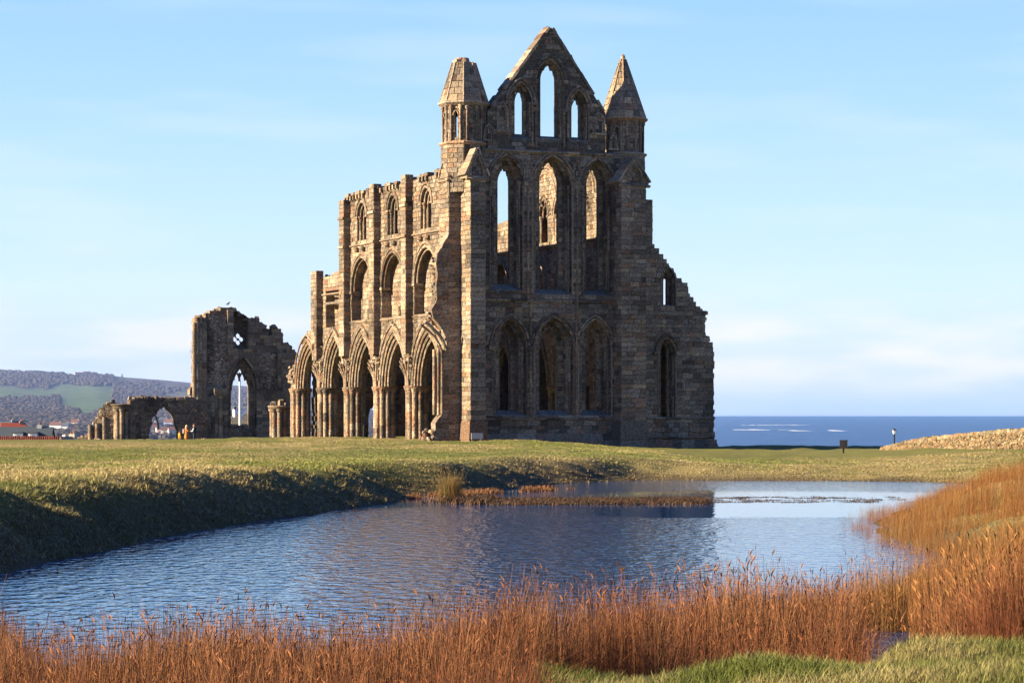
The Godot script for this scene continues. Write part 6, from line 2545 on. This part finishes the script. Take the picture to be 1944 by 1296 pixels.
	# farther houses on the slope across the valley: picture place, distance, width, wall and roof
	var list := [
		[106, 812, 1900, 9.0, 5.0, 0, "broad white house on the wooded slope left of the tumbled wall"],
		[124, 813, 1880, 5.0, 4.4, 1, "narrow pale house right of the broad white one on the slope"],
		[143, 806, 2000, 6.5, 4.6, 2, "pinkish white house highest on the wooded slope above the tumbled wall"],
		[134, 822, 1850, 6.0, 4.0, 3, "grey house low on the slope just above the cream gable"],
		[88, 822, 1850, 6.0, 4.0, 4, "small pink house above the red pantiled roof's right half"],
		[74, 818, 1900, 5.0, 3.6, 2, "pinkish cottage in the trees left of the small pink house"],
		[66, 780, 2700, 6.0, 3.2, 0, "lone white cottage in the woods below the green field"],
		[152, 712, 4250, 20.0, 6.0, 5, "long sunlit pink farmhouse on the hill's skyline"],
		[164, 711, 4280, 12.0, 7.0, 4, "short farm building right of the pink farmhouse on the skyline"],
		[291, 813, 1880, 7.0, 5.0, 4, "pink house at the left of the ragged wall gap"],
		[301, 808, 1900, 6.0, 5.0, 6, "blue house uphill in the ragged wall gap"],
		[310, 803, 1960, 6.5, 4.6, 0, "white house topmost of those seen in the ragged wall gap"],
		[322, 806, 1950, 7.0, 4.6, 6, "slate blue house at the upper right in the ragged wall gap"],
		[297, 818, 1840, 7.0, 4.4, 6, "deep blue house low in the ragged wall gap, at its left"],
		[306, 819, 1810, 8.0, 3.6, 5, "peach house on the quay seen through the ragged wall gap"],
		[317, 820, 1805, 8.0, 3.2, 0, "white house on the quay seen through the ragged wall gap"],
		[328, 820, 1800, 7.0, 3.4, 7, "cream house on the quay at the right of the ragged wall gap"],
		[451, 782, 2400, 9.0, 4.0, 0, "white house on the hillside seen through the pointed arch, left of the pole"],
		[466, 780, 2450, 8.0, 4.0, 3, "grey house on the hillside seen through the pointed arch, right of the pole"],
		[569, 800, 1900, 8.0, 4.5, 2, "pale house on the slope in the gap left of the choir"],
		[571, 812, 1850, 6.0, 4.0, 6, "blue house low in the gap left of the choir"]]
	var wc := [Color(0.62, 0.61, 0.60), Color(0.48, 0.48, 0.48), Color(0.52, 0.43, 0.40), Color(0.26, 0.26, 0.28), Color(0.40, 0.24, 0.22), Color(0.56, 0.38, 0.30), Color(0.17, 0.23, 0.36), Color(0.52, 0.47, 0.36)]
	for q in list:
		p = far_point(q[0], q[1], q[2])
		house(Vector3(p.x, p.y - q[4] * 0.55, p.z), q[3], 6.0, q[4], 2.2, wc[q[5]], [Color(0.07, 0.075, 0.09), Color(0.12, 0.06, 0.045)][rng.randi() % 2], ran(-0.4, 0.6), q[6])
	# parish church tower with battlements and a white flagpole
	p = far_point(458, 795, 335.0)
	root = thing("church_tower", "squat grey church tower with battlements seen through the pointed arch", "church tower", Vector3(p.x, p.y - 9.0, p.z), 0.08)
	mb = MB.new()
	mb.box(Vector3(-1.75, -6, -1.8), Vector3(1.9, 9.0, 1.8), Color(0.26, 0.245, 0.215))
	mb.box(Vector3(-1.85, 8.35, -1.9), Vector3(2.0, 8.5, 1.9), Color(0.33, 0.31, 0.27))
	obj("tower", mb.mesh(), M.stone, root)
	for k in 4:
		mb = MB.new()
		mb.box(Vector3(-1.75 + k * 1.06, 9.004, 1.4), Vector3(-1.75 + k * 1.06 + 0.6, 9.65, 1.8), Color(0.28, 0.26, 0.23))
		mb.box(Vector3(-1.8 + k * 1.06, 9.652, 1.35), Vector3(-1.7 + k * 1.06 + 0.6, 9.74, 1.86), Color(0.4, 0.38, 0.33))
		obj("merlon", mb.mesh(), M.stone, root)
	p = far_point(455, 790, 331.0)
	root = thing("flagpole", "tall bare white flagpole seen through the pointed arch", "flagpole", Vector3(p.x, p.y - 1.6, p.z))
	mb = MB.new()
	mb.lathe(Vector3.ZERO, [Vector2(0.16, 0), Vector2(0.15, 2.5), Vector2(0.12, 6.4), Vector2(0.0, 6.42)], 8, [Color(0.6, 0.6, 0.6)])
	mb.lathe(Vector3.ZERO, [Vector2(0.0, 6.4), Vector2(0.17, 6.5), Vector2(0.0, 6.66)], 8, [Color(0.8, 0.8, 0.8)])
	obj("pole", mb.mesh(), M.plain, root)
	# the lone pointed tree on the ridge
	p = far_point(231, 717, 4380.0)
	root = thing("ridge_tree", "lone pointed dark tree on the ridge skyline", "tree", p + Vector3(0, -1, 0))
	mb = MB.new()
	mb.lathe(Vector3.ZERO, [Vector2(0.5, 0), Vector2(0.4, 1.5)], 6, [Color(0.06, 0.045, 0.03)])
	obj("trunk", mb.mesh(), M.plain, root)
	mb = MB.new()
	for k in 5:
		mb.lathe(Vector3(ran(-0.3, 0.3), 0, 0), [Vector2(0.3, 1.0 + k * 1.4), Vector2(2.6 - k * 0.45, 1.3 + k * 1.4), Vector2(0.0, 3.6 + k * 1.4)], 8, [Color(0.03, 0.04, 0.025)])
	obj("crown", mb.mesh(), M.plain, root)

# ---- people ------------------------------------------------------------------------------------
# joins tapered capsules [a, b, ra, rb, colour] into one smooth skin (surface nets) in cells of `cell`
func skin(bones: Array, cell: float, blend: float, mb: MB) -> void:
	var lo := Vector3.ONE * 1e9
	var hi := -lo
	for b in bones:
		var r := maxf(b[2], b[3]) + cell * 2.0
		for p in [b[0], b[1]]:
			lo = lo.min(p - Vector3.ONE * r)
			hi = hi.max(p + Vector3.ONE * r)
	var nx := int((hi.x - lo.x) / cell) + 2
	var ny := int((hi.y - lo.y) / cell) + 2
	var nz := int((hi.z - lo.z) / cell) + 2
	var val := PackedFloat32Array()
	val.resize(nx * ny * nz)
	val.fill(1.0)
	# visit only the cells near each bone; smooth minimum by sums of exponentials
	var acc := PackedFloat32Array()
	acc.resize(val.size())
	var k := 1.0 / blend
	for b in bones:
		var r: float = maxf(b[2], b[3]) + blend * 3.0
		var l: Vector3 = (b[0].min(b[1]) - Vector3.ONE * r - lo) / cell
		var h: Vector3 = (b[0].max(b[1]) + Vector3.ONE * r - lo) / cell
		var ab: Vector3 = b[1] - b[0]
		var L := maxf(ab.length_squared(), 1e-9)
		for z in range(maxi(0, int(l.z)), mini(nz, int(h.z) + 1)):
			for y in range(maxi(0, int(l.y)), mini(ny, int(h.y) + 1)):
				for x in range(maxi(0, int(l.x)), mini(nx, int(h.x) + 1)):
					var p := lo + Vector3(x, y, z) * cell
					var t := clampf((p - b[0]).dot(ab) / L, 0.0, 1.0)
					var d: float = p.distance_to(b[0] + ab * t) - lerpf(b[2], b[3], t)
					acc[(z * ny + y) * nx + x] += exp(-d * k)
	for i in acc.size():
		val[i] = -log(acc[i]) / k if acc[i] > 1e-12 else 1.0
	var at := {}
	var pts := PackedVector3Array()
	var step := [0, 1, nx, nx + 1, nx * ny, nx * ny + 1, nx * ny + nx, nx * ny + nx + 1]
	for z in nz - 1:
		for y in ny - 1:
			for x in nx - 1:
				var i := (z * ny + y) * nx + x
				var sum := Vector3.ZERO
				var n := 0
				var first := val[i] < 0.0
				var mixed := false
				for s in step:
					if (val[i + s] < 0.0) != first:
						mixed = true
						break
				if not mixed:
					continue
				for a in 8:
					for q in [1, 2, 4]:
						if a & q:
							continue
						var va := val[i + step[a]]
						var vb := val[i + step[a | q]]
						if (va < 0.0) == (vb < 0.0):
							continue
						var t := va / (va - vb)
						var A := Vector3(a & 1, (a >> 1) & 1, (a >> 2) & 1)
						var B := Vector3((a | q) & 1, ((a | q) >> 1) & 1, ((a | q) >> 2) & 1)
						sum += A.lerp(B, t)
						n += 1
				at[i] = pts.size()
				pts.append(lo + (Vector3(x, y, z) + sum / n) * cell)
	var cols := PackedColorArray()
	var norms := PackedVector3Array()
	for p in pts:
		var best := 1e9
		var c := Color.WHITE
		var g := Vector3.ZERO
		for b in bones:
			var ab: Vector3 = b[1] - b[0]
			var t := clampf((p - b[0]).dot(ab) / maxf(ab.length_squared(), 1e-9), 0.0, 1.0)
			var q: Vector3 = b[0] + ab * t
			var d: float = p.distance_to(q) - lerpf(b[2], b[3], t)
			g += (p - q).normalized() * exp(-d * k)
			if d < best:
				best = d
				c = b[4]
		cols.append(c)
		norms.append(g.normalized())
	var dirs := [[1, nx, nx * ny], [nx, nx * ny, 1], [nx * ny, 1, nx]]
	for z in range(1, nz - 1):
		for y in range(1, ny - 1):
			for x in range(1, nx - 1):
				var i := (z * ny + y) * nx + x
				for d in dirs:
					var a := val[i] < 0.0
					if a == (val[i + d[0]] < 0.0):
						continue
					var q := [i, i - d[1], i - d[1] - d[2], i - d[2]]
					if not (at.has(q[0]) and at.has(q[1]) and at.has(q[2]) and at.has(q[3])):
						continue
					var v := [at[q[0]], at[q[1]], at[q[2]], at[q[3]]]
					if not a:
						v.reverse()
					for t in [[0, 1, 2], [0, 2, 3]]:
						mb.stri(pts[v[t[0]]], pts[v[t[1]]], pts[v[t[2]]], norms[v[t[0]]], norms[v[t[1]]], norms[v[t[2]]], cols[v[t[0]]])

func person(at: Vector3, turn: float, h: float, label: String, look: Dictionary) -> Node3D:
	var n := thing("person", label, "person", at, turn)
	var s := h / 1.75
	var coat: Color = look.coat
	var legs: Color = look.legs
	var skinc := Color(0.40, 0.24, 0.17)
	var sleeve: Color = look.get("sleeve", coat)
	var b := []
	var wide: float = look.get("wide", 1.0)
	for k in [-1, 1]:
		var hip := Vector3(0, 0.92, 0.09 * k)
		var knee := Vector3(0.02, 0.5, 0.10 * k)
		var ankle := Vector3(-0.02, 0.09, 0.10 * k)
		b.append([hip, knee, 0.095, 0.065, legs])
		b.append([knee, ankle, 0.062, 0.045, legs])
		b.append([ankle + Vector3(-0.02, -0.04, 0), ankle + Vector3(0.16, -0.05, 0.01 * k), 0.045, 0.04, Color(0.03, 0.03, 0.03)])
		var sh := Vector3(0.0, 1.42, 0.19 * k * wide)
		b.append([Vector3(0, 1.43, 0.06 * k), sh, 0.09, 0.075, coat])
		var el: Vector3 = look.elbow
		var ha: Vector3 = look.hand
		el.z *= k
		ha.z *= k
		b.append([sh, el, 0.065, 0.05, sleeve])
		b.append([el, ha, 0.048, 0.038, sleeve])
		var dir := (ha - el).normalized()
		b.append([ha + dir * 0.03, ha + dir * 0.08, 0.034, 0.03, skinc])
		for f in 4:
			var o := Vector3(0, 0.024 * (f - 1.5), 0)
			b.append([ha + dir * 0.08 + o, ha + dir * (0.15 - 0.012 * absf(f - 1.3)) + o * 1.1, 0.0095, 0.008, skinc])
		b.append([ha + dir * 0.05 + Vector3(0, 0.035, 0), ha + dir * 0.09 + Vector3(0, 0.065, 0), 0.011, 0.009, skinc])
	b.append([Vector3(0, 0.95, 0), Vector3(0.0, 1.15, 0), 0.15 * wide, 0.14 * wide, look.get("waist", coat)])
	b.append([Vector3(0.0, 1.15, 0), Vector3(0, 1.36, 0), 0.14 * wide, 0.16 * wide, coat])
	if look.get("skirt", false):
		b.append([Vector3(0, 0.98, 0), Vector3(0, 0.62, 0), 0.17, 0.21, coat])
	b.append([Vector3(0, 1.44, 0), Vector3(0.02, 1.55, 0), 0.055, 0.05, skinc])
	var mb := MB.new()
	for q in b:
		for i in 2:
			q[i] = q[i] * s
			q[2 + i] = q[2 + i] * s
	skin(b, 0.03 * s, 0.012, mb)
	obj("body", mb.mesh(), M.cloth, n)
	# head, with a face turned along +x
	var hd := []
	var c := Vector3(0.04, 1.64, 0)
	hd.append([c + Vector3(-0.02, 0.03, 0), c + Vector3(0.0, 0.0, 0), 0.095, 0.085, skinc])
	hd.append([c + Vector3(0.03, -0.05, 0), c + Vector3(0.045, -0.075, 0), 0.055, 0.04, skinc])
	hd.append([c + Vector3(0.085, 0.0, 0), c + Vector3(0.105, -0.025, 0), 0.012, 0.017, skinc])
	hd.append([c + Vector3(0.085, -0.058, -0.02), c + Vector3(0.085, -0.058, 0.02), 0.009, 0.009, Color(0.42, 0.18, 0.15)])
	for k in [-1, 1]:
		hd.append([c + Vector3(0.078, 0.012, 0.033 * k), c + Vector3(0.08, 0.012, 0.034 * k), 0.012, 0.012, Color(0.05, 0.04, 0.04)])
		hd.append([c + Vector3(-0.01, -0.01, 0.088 * k), c + Vector3(-0.015, 0.02, 0.092 * k), 0.014, 0.016, skinc])
	for q in hd:
		for i in 2:
			q[i] = q[i] * s
			q[2 + i] = q[2 + i] * s
	mb = MB.new()
	skin(hd, 0.012 * s, 0.006, mb)
	obj("head", mb.mesh(), M.cloth, n)
	var hr := []
	hr.append([c + Vector3(-0.03, 0.055, 0), c + Vector3(-0.02, 0.05, 0), 0.102, 0.1, look.hair])
	hr.append([c + Vector3(-0.06, 0.0, 0), c + Vector3(-0.06, -0.05, 0), 0.075, 0.05, look.hair])
	if look.get("long", false):
		hr.append([c + Vector3(-0.07, -0.02, 0), c + Vector3(-0.12, -0.3, 0), 0.085, 0.06, look.hair])
	for q in hr:
		for i in 2:
			q[i] = q[i] * s
			q[2 + i] = q[2 + i] * s
	mb = MB.new()
	skin(hr, 0.02 * s, 0.008, mb)
	obj("hair", mb.mesh(), M.cloth, n)
	return n

func people() -> void:
	var z := 222.0
	var at := ground_point(368.5, z)
	var y := at.y
	person(at, PI * 0.97, 1.78, "person in a black waistcoat over pale sleeves and dark trousers embracing another", {
		"coat": Color(0.02, 0.02, 0.025), "sleeve": Color(0.48, 0.50, 0.54), "legs": Color(0.03, 0.035, 0.05), "waist": Color(0.025, 0.025, 0.03), "hair": Color(0.10, 0.06, 0.04),
		"elbow": Vector3(0.10, 1.14, 0.27), "hand": Vector3(0.34, 1.12, 0.12), "wide": 1.12})
	at = ground_point(353.5, z)
	at.y = y
	var w := person(at, 0.05, 1.68, "person with long fair hair in an orange coat facing the one in black", {
		"coat": Color(0.42, 0.155, 0.035), "legs": Color(0.20, 0.10, 0.05), "hair": Color(0.55, 0.36, 0.20), "long": true, "skirt": true,
		"elbow": Vector3(0.16, 1.20, 0.25), "hand": Vector3(0.36, 1.28, 0.14)})
	at.y += 0.0
	var bag := MB.new()
	bag.frustum(Vector3(-0.13, 0, -0.15), Vector3(0.06, 0.38, 0.15), 0.03, 0.04, Color(0.5, 0.34, 0.33))
	for s in [-1, 1]:
		bag.tube([Vector3(0.05, 0.34, 0.09 * s), Vector3(0.16, 0.42, 0.11 * s), Vector3(0.25, 0.36, 0.11 * s)], [0.018], 5, [Color(0.6, 0.42, 0.40)], true)
	var o := obj("backpack", bag.mesh(), M.cloth)
	o.position = at + Vector3(-0.24, 0.98, 0)
	tag(o, "pale pink backpack on the back of the person in orange", "backpack")
	at = ground_point(340, z - 1.0)
	at.y = y - 0.05
	person(at, 0.4, 1.22, "small person in a bright yellow jacket left of the two who embrace", {
		"coat": Color(0.58, 0.27, 0.02), "legs": Color(0.25, 0.10, 0.05), "hair": Color(0.16, 0.06, 0.03), "elbow": Vector3(0.05, 1.15, 0.27), "hand": Vector3(0.1, 0.92, 0.26)})
